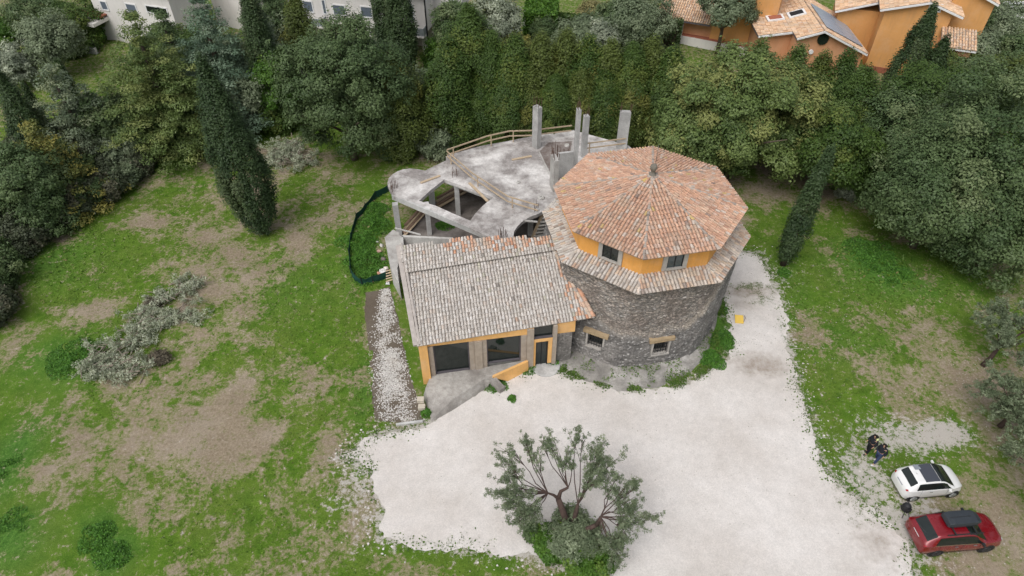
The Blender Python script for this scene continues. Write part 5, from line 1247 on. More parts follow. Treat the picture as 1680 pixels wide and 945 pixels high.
MB().box((-2.21, 0, .99), (.03, .52, .12), (Vector((.95, 0, .3)), Vector((0, 1, 0)), Vector((-.3, 0, .95)))).build('number_plate', LAMP_CLEAR, sv_, local=True)
MB().box((-2.0, -.02, 1.33), (.03, .5, .02), (Vector((.7, .3, .6)), Vector((-.3, .95, 0)), Vector((-.6, 0, .75)))).build('rear_wiper', BLACKPL, sv_, local=True)
MB().box((0, 0, .26), (3.9, 1.6, .24)).build('underbody_shade', BLACKPL, sv_, local=True); sv_.scale = (.95, .95, .95)  # same added black block, darkens the ground contact below the red car
wheels(sv_, (-1.36, 1.36), .91, .36, RIM_DARK); mirrors(sv_, .82, .90, 1.1, BLACKPL)

# ---------------------------------------------------------------- people
SKIN = plain('skin', (.42, .25, .18), .6, var=.05); JACKET = plain('dark_jacket', (.014, .016, .022), .8, var=.3, scale=10); BLACKTR = plain('black_trousers', (.010, .011, .016), .85, var=.25, scale=10)
JEANS = plain('blue_jeans', (.030, .045, .10), .85, var=.25, scale=10); HAIR = plain('dark_hair', (.012, .009, .007), .6); SHOEW = plain('white_shoe', (.75, .75, .75), .6, var=.03); SHOEB = plain('black_shoe', (.012, .012, .012), .6); HIVIS = plain('pale_yellow_cloth', (.62, .66, .30), .7, var=.08)
def skin_obj(name, joints, edges, root_idx, mat, parent, levels=1):
    me = bpy.data.meshes.new(name); me.from_pydata([j[:3] for j in joints], edges, []); me.update(); me.materials.append(mat)
    o = bpy.data.objects.new(name, me); col.objects.link(o); o.parent = parent
    m = o.modifiers.new('skin', 'SKIN'); m.use_smooth_shade = True
    if not me.skin_vertices: raise RuntimeError('no skin layer')
    for i, j in enumerate(joints):
        r = j[3]; me.skin_vertices[0].data[i].radius = (r if not isinstance(r, tuple) else r[0], r if not isinstance(r, tuple) else r[1]); me.skin_vertices[0].data[i].use_root = i == root_idx
    s = o.modifiers.new('sub', 'SUBSURF'); s.levels = s.render_levels = levels
    return o
def person(label, px, py, face, jac, trou, shoe, stride, arms, extra=None, H=1.78):
    x, y = at(px, py); root = thing('person', label, 'person', (x, y, 0), face)       # faces local +x
    k = H / 1.78; J = []; E = []
    def j(x, y, z, r): J.append((x * k, y * k, z * k, r if isinstance(r, tuple) else r * k)); return len(J) - 1
    def e(a, b): E.append((a, b)); return b
    pel = j(0, 0, .96, .125); wst = e(pel, j(0, 0, 1.12, .12)); chs = e(wst, j(.01, 0, 1.32, .15)); nb = e(chs, j(0, 0, 1.47, .07)); nk = e(nb, j(.015, 0, 1.53, .052)); hd = e(nk, j(.03, 0, 1.63, .088)); tp = e(hd, j(.02, 0, 1.73, .07)); e(hd, j(.135, 0, 1.625, .016)); e(hd, j(.03, .095, 1.63, .012)); e(hd, j(.03, -.095, 1.63, .012))
    legs = []; armsj = []
    for s, (hx, kx, fx) in zip((1, -1), stride):
        hp_ = e(pel, j(0, .095 * s, .90, .095)); kn = e(hp_, j(kx, .10 * s, .50, .06)); an = e(kn, j(fx, .10 * s, .09, .042)); to_ = e(an, j(fx + .16, .11 * s, .04, .035)); legs.append((hp_, kn, an, to_))
    for s, (ex, ey, ez, wx, wy, wz) in zip((1, -1), arms):
        sh_ = e(chs, j(0, .19 * s, 1.43, .062)); el = e(sh_, j(ex, ey * s, ez, .045)); wr_ = e(el, j(wx, wy * s, wz, .03))
        d = (Vector((wx, wy * s, wz)) - Vector((ex, ey * s, ez))).normalized(); sdv = d.cross(Vector((0, 1, 0)) if abs(d.y) < .8 else UPV).normalized(); w0 = Vector((wx, wy * s, wz)); pm_ = w0 + d * .08; pmi = e(wr_, j(*pm_, .03))
        for q, (o_, L) in enumerate(((-.03, .07), (-.01, .085), (.01, .08), (.03, .065))):
            f1 = e(pmi, j(*(pm_ + sdv * o_ + d * L * .5), .009)); e(f1, j(*(pm_ + sdv * o_ * 1.1 + d * L * .95 + Vector((.012, 0, -.01))), .008))
        th = e(wr_, j(*(w0 + d * .035 - sdv * .045), .010)); e(th, j(*(w0 + d * .085 - sdv * .055), .009)); armsj.append((sh_, el, wr_))
    skin_obj('body', J, E, 0, SKIN, root)
    P = lambda i, dr=0, r=None: (J[i][0], J[i][1], J[i][2], (r or J[i][3]) + dr)
    jj = [P(pel, .035), P(wst, .045), P(chs, .04), P(nb, .02)]; ee = [(0, 1), (1, 2), (2, 3)]
    for sh_, el, wr_ in armsj: n = len(jj); jj += [P(sh_, .03), P(el, .024), P(wr_, .022)]; ee += [(2, n), (n, n + 1), (n + 1, n + 2)]
    skin_obj('jacket', jj, ee, 0, jac, root)
    jj = [P(pel, .022)]; ee = []
    for hp_, kn, an, to_ in legs: n = len(jj); jj += [P(hp_, .02), P(kn, .024), (J[an][0], J[an][1], J[an][2] + .02, .062)]; ee += [(0, n), (n, n + 1), (n + 1, n + 2)]
    skin_obj('trousers', jj, ee, 0, trou, root)
    for hp_, kn, an, to_ in legs: skin_obj('shoe', [(J[an][0] - .04, J[an][1], .055, .05), (J[an][0] + .06, J[an][1], .05, .052), (J[to_][0] + .04, J[to_][1], .042, .042)], [(0, 1), (1, 2)], 0, shoe, root)
    skin_obj('hair', [(J[hd][0] - .05, 0, J[hd][2] - .02, .09 * k), (J[hd][0] - .02, 0, J[hd][2] + .07, .108 * k), (J[hd][0] + .055, 0, J[hd][2] + .085, .075 * k)], [(0, 1), (1, 2)], 1, HAIR, root, 2)
    if extra: extra(root, J)
    return root
def scarf(root, J):
    b = MB(); vv = []
    for i in range(7):
        t = i / 6; a = 1.0 + 2.0 * t
        for r, z in ((.09, 1.50), (.15, 1.46), (.17, 1.42)): vv.append((r * math.cos(a) * .9 - .02, r * math.sin(a) * 1.1, z + .02 * math.sin(5 * t)))
    b.add(vv, [(i * 3 + q, i * 3 + q + 1, (i + 1) * 3 + q + 1, (i + 1) * 3 + q) for i in range(6) for q in range(2)]); o = b.build('pale_scarf', HIVIS, root, local=True, smooth=True); o.modifiers.new('t', 'SOLIDIFY').thickness = .03
person('person all in black walking on the grass beside someone in blue jeans', 1421, 743, R(195), JACKET, BLACKTR, SHOEB, ((0, .06, .10), (0, -.02, -.12)), ((-.04, .27, 1.17, .10, .26, 1.0), (.02, .26, 1.16, .22, .18, 1.10)), scarf, 1.72)
person('person in dark jacket, blue jeans and white shoes striding over the grass', 1435, 758, R(205), JACKET, JEANS, SHOEW, ((0, .12, .22), (0, -.02, -.22)), ((-.06, .26, 1.17, .06, .27, .96), (.04, .25, 1.17, .2, .2, 1.02)), None, 1.74)
# black camera bag with folded tripod beside the white car
bx, by = at(1484, 836); bgp = thing('camera_bag', 'black camera rucksack with folded tripod legs standing behind the white car', 'bag', (bx, by, 0), R(20))
MB().lathe((0, 0, 0), [(.17, 0), (.22, .08), (.22, .34), (.17, .48), (.08, .53)], 14).build('bag', BLACKPL, bgp, local=True, bevel=.02)
MB().box((.0, -.2, .2), (.28, .1, .26)).build('front_pocket', IRON, bgp, local=True, bevel=.03)
b = MB(); b.tube([(-.14, .1, .5), (-.1, .16, .3), (-.12, .18, .05)], .02, 5); b.tube([(.14, .1, .5), (.1, .16, .3), (.12, .18, .05)], .02, 5); b.build('strap', BLACKPL, bgp, local=True)
for a in ((-.42, .12, .5), (-.5, -.35, .02), (-.2, -.55, .02)): MB().tube([(0, 0, .42), a], .018, 5).build('tripod_leg', IRON, bgp, local=True)
# yellow board on the gravel
yx, yy = at(1212, 526); yb = thing('yellow_board', 'small yellow board lying on the gravel right of the tower', 'board', (yx, yy, 0), R(-8))
MB().box((0, 0, .14), (.56, .62, .06), (Vector((1, 0, 0)), Vector((0, .95, .28)), Vector((0, -.28, .95)))).build('panel', plain('yellow_plastic', (.74, .50, .10), .5, var=.06), yb, local=True, bevel=.02)
b = MB(); b.tube([(.27, -.2, .05), (.36, 0, .3), (.34, .26, .28)], .02, 5); b.build('handle', TIMBER_BROWN, yb, local=True)
# ---------------------------------------------------------------- trees (top pixel at height h gives where each one stands)
def T_(kind, pal, tx, ty, h, w, name, label, cat='tree', **k):
    x, y = at(tx, ty, h * .97); return plant(name, label, cat, kind, x, y, h, w, pal, **k)
def G_(kind, pal, px, py, h, w, name, label, cat='shrub', **k):
    x, y = at(px, py); return plant(name, label, cat, kind, x, y, h, w, pal, **k)
# single trees in the clearing
plant('cypress_tree', 'tall dark cypress standing alone in the meadow left of the ruin', 'tree', 'column', -19.1, 41.0, 13.9, 4.2, 'cypress', z0=.9, lean=(-.6, .3), dens=1.3)
plant('cypress_tree', 'slim leaning cypress right of the tower at the edge of the gravel', 'tree', 'column', 19.7, 37.2, 9.6, 1.75, 'cypress', z0=.6, lean=(.5, .2), dens=1.3)
# left wood
T_('tiers', 'cedar', 213, 24, 12.5, 11.5, 'cedar_tree', 'broad olive green cedar with layered branches in front of the upper left white house', dens=1.9, z0=1.5)
T_('tiers', 'blue', 322, -6, 12.5, 9.0, 'conifer_tree', 'blue green conifer between the layered cedar and the lone meadow cypress', dens=1.8, z0=1.2)
T_('tiers', 'oak', 262, 22, 9, 3.2, 'conifer_tree', 'small dark fir top in front of the corner window of the white house', dens=1.4)
T_('column', 'greycon', 80, 112, 9.5, 5.6, 'conifer_tree', 'pale grey green bushy conifer at the left between two small dark cypresses', blunt_=0) if False else T_('tiers', 'greycon', 78, 110, 9.5, 6.6, 'conifer_tree', 'pale grey green bushy conifer standing in the left wood', dens=1.5)
T_('tiers', 'yellow', 48, 205, 7.5, 6, 'conifer_tree', 'yellowish grey loose conifer at the left edge of the wood', dens=1.2)
T_('column', 'cypress', 2, 128, 9.5, 3.6, 'cypress_tree', 'dark cypress cut by the left picture edge')
T_('column', 'cypress', 42, 146, 4, 1.2, 'cypress_tree', 'tiny dark cypress on the lawn left of the pale grey conifer')
T_('column', 'cypress', 96, 106, 4.2, 1.3, 'cypress_tree', 'tiny dark cypress on the lawn behind the pale grey conifer')
T_('broad', 'olive', 64, 26, 6.2, 6.2, 'olive_tree', 'grey green olive in front of the lane at the upper left', dens=1.1, leaf=.13)
T_('broad', 'silver', 10, 78, 4.4, 4.0, 'olive_tree', 'silvery olive at the far left below the lane', dens=.8, leaf=.13)
T_('broad', 'oak', 40, -6, 4.6, 6, 'bushy_tree', 'rounded dark bush tree in the upper left corner', dens=.9)
T_('broad', 'hedge', 108, 2, 4.8, 6.5, 'bushy_tree', 'very dark tree beside the balcony of the upper left white house', dens=.9)
T_('bush', 'bright', 120, 36, 2.4, 6.5, 'garden_shrub', 'yellow green garden shrub under the balcony at the upper left', 'shrub')
T_('bush', 'bright', 10, 30, 2.4, 5, 'garden_shrub', 'yellow green shrub at the left edge of the upper garden', 'shrub')
T_('bush', 'hedge', 110, 58, 1.8, 6, 'garden_shrub', 'dark clipped hedge below the yellow green shrub at the upper left', 'shrub')
T_('broad', 'oak', 150, 150, 6.5, 5, 'bushy_tree', 'dark green tree under the left side of the layered cedar', dens=1)
T_('broad', 'bramble', 130, 165, 5.0, 4.5, 'bushy_tree', 'dull grey brown tree beside the pale grey conifer', dens=.8)
T_('broad', 'hedge', 262, 165, 5.0, 4.6, 'bushy_tree', 'dark green tree under the right side of the layered cedar', dens=1)
T_('broad', 'oak', 215, 180, 4.6, 4.6, 'bushy_tree', 'dark low tree below the middle of the layered cedar', dens=1)
T_('broad', 'olive', 180, 212, 3.6, 4.2, 'olive_tree', 'soft grey green olive bush at the upper end of the meadow edge', dens=1.1, leaf=.11)
T_('broad', 'oak', 15, 245, 7.0, 5.0, 'bushy_tree', 'dark grey green tree at the left edge above the brambles', dens=.9)
edge = [(8,418,2.6,4.5,'bramble'),(45,402,2.8,4.4,'bramble'),(82,382,3.0,4.4,'oak'),(20,372,4.2,5,'oak'),(112,358,3.0,4.2,'bramble'),(64,346,4.2,5,'bramble'),(142,338,2.8,4,'oak'),(172,322,2.6,4,'bramble'),(120,316,4.2,5,'oak'),(30,325,5,5.5,'hedge'),
        (200,302,2.4,3.6,'olive'),(160,285,4,4.6,'bramble'),(228,284,2.2,3.2,'bramble'),(205,262,3.4,4,'oak'),(95,295,5,5,'bramble'),(248,258,2.6,3.4,'dead'),(280,228,2.8,3.6,'hedge'),(310,212,2.6,3.4,'oak'),(240,232,3.6,4,'hedge'),(-14,470,3,5,'oak'),(-10,520,2.2,4,'bramble')]
EN = ['nearest the left edge at the lower end', 'with grey twigs at the lower left', 'dark and dense beside the grey twigs', 'tall and dark at the left edge', 'with dry stems along the lower meadow edge', 'tall and dull behind the dry stems', 'small and dark at the middle of the meadow edge', 'with bare stems at the middle of the meadow edge', 'tall and dark behind the middle of the meadow edge', 'very dark and tallest at the left edge',
      'silvery and low at the upper meadow edge', 'dull and tall below the olive bush', 'low with pale dead stems at the upper meadow edge', 'rounded and dark behind the pale dead stems', 'tall and dull in the middle of the wood edge', 'brown and leafless near the upper meadow edge', 'deep green left of the meadow cypress', 'dark green right behind the meadow cypress', 'deep green under the cedar', 'cut by the left edge above the lush weeds', 'lowest at the left picture edge']
for (px, py, h, w, pal), d in zip(edge, EN): G_('bush', pal, px, py, h, w, 'wild_shrub', 'wild shrub along the left meadow, ' + d, group='wild shrubs along the meadow edge', dens=1.3, leaf=.12)
# centre left
for _a in ((250, 46, 5.2, 5.0, 'oak', 'dark garden tree under the corner window of the upper left white house'), (300, 46, 5.6, 5.4, 'hedge', 'dark garden tree at the right end of the upper left white house'), (350, 58, 5.0, 4.6, 'olive', 'grey garden tree before the small white house'), (432, -12, 10, 5, 'oak', 'tall dark tree at the top between the dark cypress and the yellow green conifer'), (748, 0, 8, 5, 'oak', 'dark tree right of the middle white house at the top')): T_('broad', _a[4], _a[0], _a[1], _a[2], _a[3], 'garden_tree', _a[5])
T_('column', 'cypress', 397, -40, 14, 3.4, 'cypress_tree', 'dark cypress at the top behind the light grey tree, right of the blue green conifer')
T_('broad', 'greycon', 414, 34, 9.5, 4.4, 'bushy_tree', 'light grey green tree in front of the top left dark cypress', dens=.9)
T_('hedge', 'hedgeolive', 482, 0, 10, 4.0, 'conifer_tree', 'yellow green upright conifer left of the middle white house')
T_('broad', 'olive', 455, 20, 8.5, 3.4, 'olive_tree', 'bluish grey tree left of the yellow green conifer', dens=.8)
T_('broad', 'bright', 438, 84, 7.6, 4.2, 'laurel_tree', 'bright fresh green laurel beside the meadow cypress', dens=1.1)
T_('broad', 'olive', 400, 96, 6.6, 6.5, 'olive_tree', 'dull grey olive between the meadow cypress and the bright laurel', dens=1, leaf=.13)
T_('broad', 'bramble', 462, 95, 6, 4.5, 'bushy_tree', 'grey brown twiggy tree right of the bright laurel', dens=.8)
T_('bush', 'bramble', 395, 165, 3, 4, 'wild_shrub', 'grey twiggy shrub below the dull olive', 'shrub')
T_('bush', 'hedge', 445, 165, 3, 4, 'wild_shrub', 'dark shrub at the foot of the bright laurel', 'shrub')
T_('bush', 'bright', 378, 92, 2.2, 4, 'garden_shrub', 'fresh green garden shrub by the salmon patio', 'shrub')
bigoak = T_('broad', 'oak', 540, 34, 12.6, 10.0, 'holm_oak', 'large dark grey green holm oak before the middle white house', dens=1.5, depth=8, z0=.8)
T_('broad', 'oak', 612, 90, 9.0, 6.5, 'holm_oak', 'smaller holm oak crown right of the large one', dens=1.2, z0=.8)
T_('hedge', 'hedgeolive', 644, 96, 9.2, 4.6, 'conifer_tree', 'yellowish green upright tree under the cypress pair', dens=1)
T_('broad', 'oak', 585, 52, 3.4, 2.6, 'garden_bush', 'small dark clipped bush under the middle white house', 'shrub')
T_('bush', 'bright', 600, 88, 2.4, 5, 'garden_shrub', 'fresh green shrub below the middle white house', 'shrub')
T_('bush', 'silver', 610, 66, 2, 4, 'garden_shrub', 'silvery shrub below the middle white house columns', 'shrub')
for px, py, h, w, lb in ((668, 128, 14.5, 3.2, 'taller dark cypress, right one of the pair before the middle white house'), (642, 104, 14.8, 2.9, 'slimmer dark cypress, left one of the pair before the middle white house')):
    x, y = at(px, py); plant('cypress_tree', lb, 'tree', 'column', x, y, h, w, 'cypress', group='cypress pair', dens=1.2, leaf=.13)
T_('broad', 'olive', 708, 118, 6.4, 5, 'olive_tree', 'grey green olive between the yellowish tree and the hedge trees', dens=.9, leaf=.13)
T_('broad', 'bramble', 695, 158, 4.6, 4.4, 'bushy_tree', 'thin grey tree behind the ruin railing', dens=.55)
T_('bush', 'dead', 752, 140, 4, 4.6, 'dead_shrub', 'dark leafless shrub with bare pale branches before the hedge trees', 'shrub')
T_('bush', 'tan', 744, 182, 2.6, 2.2, 'wild_shrub', 'small tan yellow shrub behind the left slab corner', 'shrub')
T_('bush', 'olive', 782, 152, 3.8, 3.4, 'wild_shrub', 'grey green bush right of the dead shrub', 'shrub', dens=1.3)
T_('bush', 'olive', 715, 205, 2.8, 4.2, 'wild_shrub', 'dull grey green shrub at the left slab corner', 'shrub')
T_('bush', 'olive', 842, 186, 1.8, 2.6, 'wild_shrub', 'low grey shrub behind the rear railing', 'shrub')
T_('bush', 'bramble', 660, 200, 2.6, 4, 'wild_shrub', 'grey brown shrub between the holm oak and the ruin', 'shrub')
T_('bush', 'oak', 640, 222, 2, 3, 'wild_shrub', 'dark low shrub at the right foot of the holm oak', 'shrub')
T_('bush', 'bright', 722, 60, 3.6, 4, 'garden_shrub', 'fresh green shrub beside the middle white house', 'shrub')
# hedge row behind the ruin
hp0 = [T_('hedge', 'hedge', 768, 20, 11.5, 6.2, 'hedge_tree', 'tallest dark hedge tree at the left end of the row behind the ruin', group='hedge trees behind the ruin', dens=1.2),
       T_('hedge', 'hedgeolive', 930, 58, 9.6, 4.6, 'hedge_tree', 'olive tinted hedge tree rising behind the tallest bare column', group='hedge trees behind the ruin', dens=1.2),
       T_('hedge', 'hedge', 845, 70, 9.6, 4.8, 'hedge_tree', 'deep green hedge tree behind the leftmost tall bare column', group='hedge trees behind the ruin', dens=1.2)]
more = [(735, 70, 9.5, 2, 'narrow dark hedge tree before the tallest one at the row left end'), (805, 55, 9.6, 0, 'dark hedge tree just right of the tallest one'), (888, 58, 9.6, 1, 'olive green hedge tree left of the one behind the tallest column'), (968, 66, 9.4, 2, 'deep green hedge tree right of the tallest bare column'),
        (1004, 70, 9.3, 1, 'yellowish hedge tree in the middle of the right half of the row'), (1040, 74, 9.2, 0, 'dark hedge tree behind the wide right column'), (1074, 66, 9.2, 1, 'light topped hedge tree next to the large laurel'), (1106, 84, 8.8, 2, 'dark hedge tree partly behind the large laurel left side'),
        (830, 118, 7.4, 2, 'shorter front hedge tree left of the leftmost tall bare column'), (868, 108, 7.6, 1, 'shorter olive front hedge tree at the leftmost tall bare column'), (912, 125, 7.2, 0, 'shorter dark front hedge tree left of the tallest bare column'), (955, 118, 7.4, 1, 'shorter front hedge tree right behind the column pair'),
        (998, 124, 7.2, 2, 'shorter deep green front hedge tree left of the wide right column'), (1042, 122, 7.3, 1, 'shorter olive front hedge tree behind the wide right column'), (1084, 126, 7.0, 2, 'shorter front hedge tree beside the laurel lower left side'), (792, 112, 7.0, 0, 'shorter dark front hedge tree below the tallest one')]
for tx, ty, h, s, lb in more:
    x, y = at(tx, ty, h); src = hp0[s]; k = h / (11.5, 9.6, 9.6)[s]; copy_plant(src, x, y, random.uniform(0, 6.28), (k * random.uniform(.95, 1.15), k * random.uniform(.95, 1.15), k), lb, 'hedge trees behind the ruin')
T_('bush', 'yellow', 842, 54, 3.4, 4, 'garden_shrub', 'yellow flowering shrub behind the hedge row', 'shrub')
# gardens at the top
T_('broad', 'silver', 815, -8, 6.5, 6, 'willow_tree', 'drooping grey tree left of the bright clipped hedge', dens=1, leaf=.15)
def box_hedge(label, a, b, wd, h, pal, n):
    A = Vector((*at(*a), 0)); B = Vector((*at(*b), 0)); root = thing('clipped_hedge', label, 'hedge', A.lerp(B, .5)); d = B - A; nn = Vector((-d.y, d.x, 0)).normalized()
    P = rng.random((n, 3)); side = rng.integers(0, 3, n); P[:, 2] = np.where(side == 0, 1 - rng.random(n) * .06, P[:, 2]); P[:, 1] = np.where(side == 1, rng.integers(0, 2, n), P[:, 1]); P[:, 0] = np.where(side == 2, rng.integers(0, 2, n), P[:, 0])
    Wd = np.array(A)[None] + P[:, :1] * np.array(d)[None] + (P[:, 1:2] - .5) * wd * np.array(nn)[None]; Wd[:, 2] = P[:, 2] * h
    Wd += rng.normal(size=Wd.shape) * .07; V, Fq = leafquads(Wd, unit(n) + np.array([0, 0, .5]), rng.uniform(.08, .18, n), .55); p0, p1 = np.array(PAL[pal][0]), np.array(PAL[pal][1]); w = rng.random((n, 1))
    np_obj('foliage', V - np.array(root.location), Fq, p0 * (1 - w) + p1 * w, LEAF, root)
    core = MB().bar(A + UPV * h * .48, B + UPV * h * .48, wd * .9, h * .9); core.build('stem', BARK_DARK, root)
box_hedge('bright green clipped box hedge at the top middle', (862, 48), (912, 50), 4.5, 2.8, 'bright', 9000)
box_hedge('low dark clipped hedge right of the bright one', (914, 42), (962, 46), 1.2, 1.3, 'hedge', 4000)
box_hedge('dark tall clipped hedge left of the orange house', (1015, 62), (1112, 72), 3.0, 3.0, 'oak', 10000)
T_('broad', 'olive', 945, 36, 5.2, 4.6, 'olive_tree', 'grey olive behind the hedge row, left of three', dens=.8, leaf=.13)
T_('broad', 'silver', 985, 40, 5.4, 4.2, 'olive_tree', 'silvery olive behind the hedge row, right of three', dens=.8, leaf=.13)
T_('broad', 'olive', 968, 26, 5.0, 4.2, 'olive_tree', 'grey olive behind the hedge row, middle of three', dens=.8, leaf=.13)
T_('broad', 'oak', 1008, 2, 5.5, 5.0, 'bushy_tree', 'dark tree at the top left of the tall clipped hedge', dens=.8)
T_('broad', 'olive', 1050, -8, 6.4, 8, 'bushy_tree', 'wide bluish grey tree over the tall clipped hedge', dens=.9, leaf=.15)
T_('bush', 'tan', 975, 4, 2.2, 4, 'garden_shrub', 'pale tan shrub on the lawn at the top middle', 'shrub')
T_('bush', 'oak', 893, 30, 2.6, 2.8, 'garden_bush', 'dark rounded bush before the bright clipped hedge', 'shrub')
T_('bush', 'weed', 1035, 72, 1.4, 4, 'garden_shrub', 'light green low shrub behind the hedge row', 'shrub')
x, y = at(1176, 88); plant('pine_tree', 'grey green umbrella shaped tree with bare trunk before the orange house', 'tree', 'broad', x, y, 7.6, 5.8, 'olive', z0=3.0, leaf=.14, dens=1.0)
# right side
x, y = at(1235, 96, 10.4); plant('laurel_tree', 'huge light yellowish green laurel right behind the tower', 'tree', 'broad', x, y - .5, 11, 14.5, 'laurel', depth=9, z0=.8, dens=1.8, leaf=.14)
x, y = at(1160, 170, 7.2); plant('laurel_tree', 'lower left lobe laurel beside the tower roof', 'tree', 'broad', x, y, 7.6, 7, 'laurel', z0=.6, dens=1.1, leaf=.14)
x, y = at(1335, 165, 7.2); plant('laurel_tree', 'laurel on the right flank of the huge one', 'tree', 'broad', x, y, 7.6, 7, 'laurel', z0=.6, dens=1.1, leaf=.14)
for tx, ty, h, w, pal, lb in ((1248, 80, 9, 3.2, 'hedge', 'pointed dark conifer before the salmon gable wall, left'), (1312, 86, 9, 3.4, 'hedge', 'pointed dark conifer below the round gable window'), (1352, 96, 8.6, 2.8, 'hedgeolive', 'narrow light conifer below the salmon gable'), (1392, 96, 9, 3.6, 'hedge', 'pointed dark conifer right of the salmon gable')):
    T_('hedge', pal, tx, ty, h, w, 'conifer_tree', lb, dens=.9)
T_('hedge', 'hedge', 1420, 122, 9, 5.2, 'conifer_tree', 'broad dark conifer left of the twin cypresses')
T_('broad', 'hedge', 1392, 190, 8, 6, 'bushy_tree', 'shadowy dark tree right of the huge laurel', dens=1)
T_('broad', 'oak', 1490, 165, 8.4, 6.5, 'holm_oak', 'dark holm oak in front of the twin cypresses', dens=1.1)
T_('broad', 'hedge', 1440, 215, 6.4, 5.6, 'bushy_tree', 'very dark tree at the back of the right clearing', dens=1)
T_('broad', 'oak', 1530, 225, 6.6, 6, 'bushy_tree', 'dark tree left behind the big right holm oak', dens=1)
T_('broad', 'hedge', 1560, 110, 9, 7.5, 'bushy_tree', 'mid green tree right of the twin cypresses', dens=1.1)
T_('broad', 'oak', 1625, 100, 9, 7.5, 'bushy_tree', 'dark green tree at the upper right before the white tarpaulin', dens=1.1)
T_('broad', 'hedgeolive', 1675, 95, 9, 6, 'bushy_tree', 'olive green tree at the right picture edge', dens=1)
for px, py, tx, ty, w, lb in ((1462, 178, 1524, 12, 3.6, 'taller dark cypress of the two before the orange gable'), (1498, 186, 1540, 64, 2.9, 'shorter dark cypress of the two before the orange gable')):
    x, y = at(px, py); lo, hi = 2, 20
    for _ in range(40):
        m = (lo + hi) / 2
        if at(tx, ty, m)[1] > y: lo = m
        else: hi = m
    plant('cypress_tree', lb, 'tree', 'column', x, y, lo, w, 'cypress', group='twin cypresses', dens=1.2, leaf=.13)
x, y = at(1662, 150, 11.5); plant('holm_oak', 'biggest holm oak at the right edge, grey green', 'tree', 'broad', x, y, 12, 11.5, 'oak', z0=.6, dens=1.5)
x, y = at(1580, 238, 8.6); plant('holm_oak', 'wide grey green holm oak hanging over the right clearing', 'tree', 'broad', x, y - .3, 9.2, 9.6, 'oak', z0=.9, dens=1.6)
x, y = at(1665, 330, 6.4); plant('holm_oak', 'lower holm oak at the right edge over the grass', 'tree', 'broad', x, y, 7, 7, 'oak', z0=.2, dens=1.2)
T_('bush', 'silver', 1398, 292, 1.8, 1.8, 'wild_shrub', 'small silvery shrub under the dark trees of the right clearing', 'shrub')
for tx, ty, h, w, pal, lb in ((1640, -5, 6, 8, 'olive', 'grey green tree at the top right beyond the orange houses'), (1605, 40, 5, 6, 'olive', 'soft grey olive beside the orange house porch'), (1680, 60, 4.5, 5, 'oak', 'dark bush tree at the upper right edge'), (1590, -2, 6, 6, 'oak', 'dark tree behind the orange house at the top right'), (1560, 88, 5, 5, 'hedgeolive', 'light green tree below the orange house porch'), (1615, 95, 4, 5, 'hedgeolive', 'pale green shrub tree by the white tarpaulin')): T_('broad', pal, tx, ty, h, w, 'garden_tree', lb, dens=.8, leaf=.14)
# sparse olives along the right edge
def sparse_olive(label, bx, by, h, w, n, cnt, lean, pal='olive'):
    X, Y = at(bx, by); B = Vector((X, Y, 0)); tips = []; limbs = []
    f = B + Vector((lean[0] * .4, lean[1] * .4, h * .35)); limbs.append(([B, B.lerp(f, .5) + Vector((.08, 0, 0)), f], [.16, .13, .11]))
    for k in range(4):
        a = k * 1.57 + random.uniform(-.5, .5); t = f + Vector((math.cos(a) * w * .2 + lean[0] * .5, math.sin(a) * w * .2 + lean[1] * .5, h * .25)); limbs.append(([f, f.lerp(t, .5) + Vector((0, 0, .12)), t], [.09, .07, .045])); tips.append(t)
    cl = []
    for k in range(n):
        t = tips[k % 4]; a = random.uniform(0, 6.28); r = w * .5 * random.random() ** .5
        cl.append((B + Vector((lean[0] + r * math.cos(a), lean[1] + r * math.sin(a), h * random.uniform(.6, 1.0) - .1 * r)), random.uniform(.45, .75), t))
    return sparse_tree('olive_tree', label, 'tree', (X, Y), limbs, cl, .075, pal, cnt)
sparse_olive('thin see-through olive at the right edge below the big holm oak', 1612, 600, 3.8, 4.6, 20, 16000, (1.2, .8))
sparse_olive('thin grey olive at the right edge above the cars', 1690, 730, 4.2, 5.6, 26, 20000, (-.6, .3))
sparse_olive('faint olive at the lower right edge beside the red car', 1700, 830, 3.8, 5.0, 20, 15000, (.0, .2))
sparse_olive('thin olive with bluish leaves at the right edge above the white car', 1640, 700, 3.0, 4.0, 16, 11000, (.2, .2))

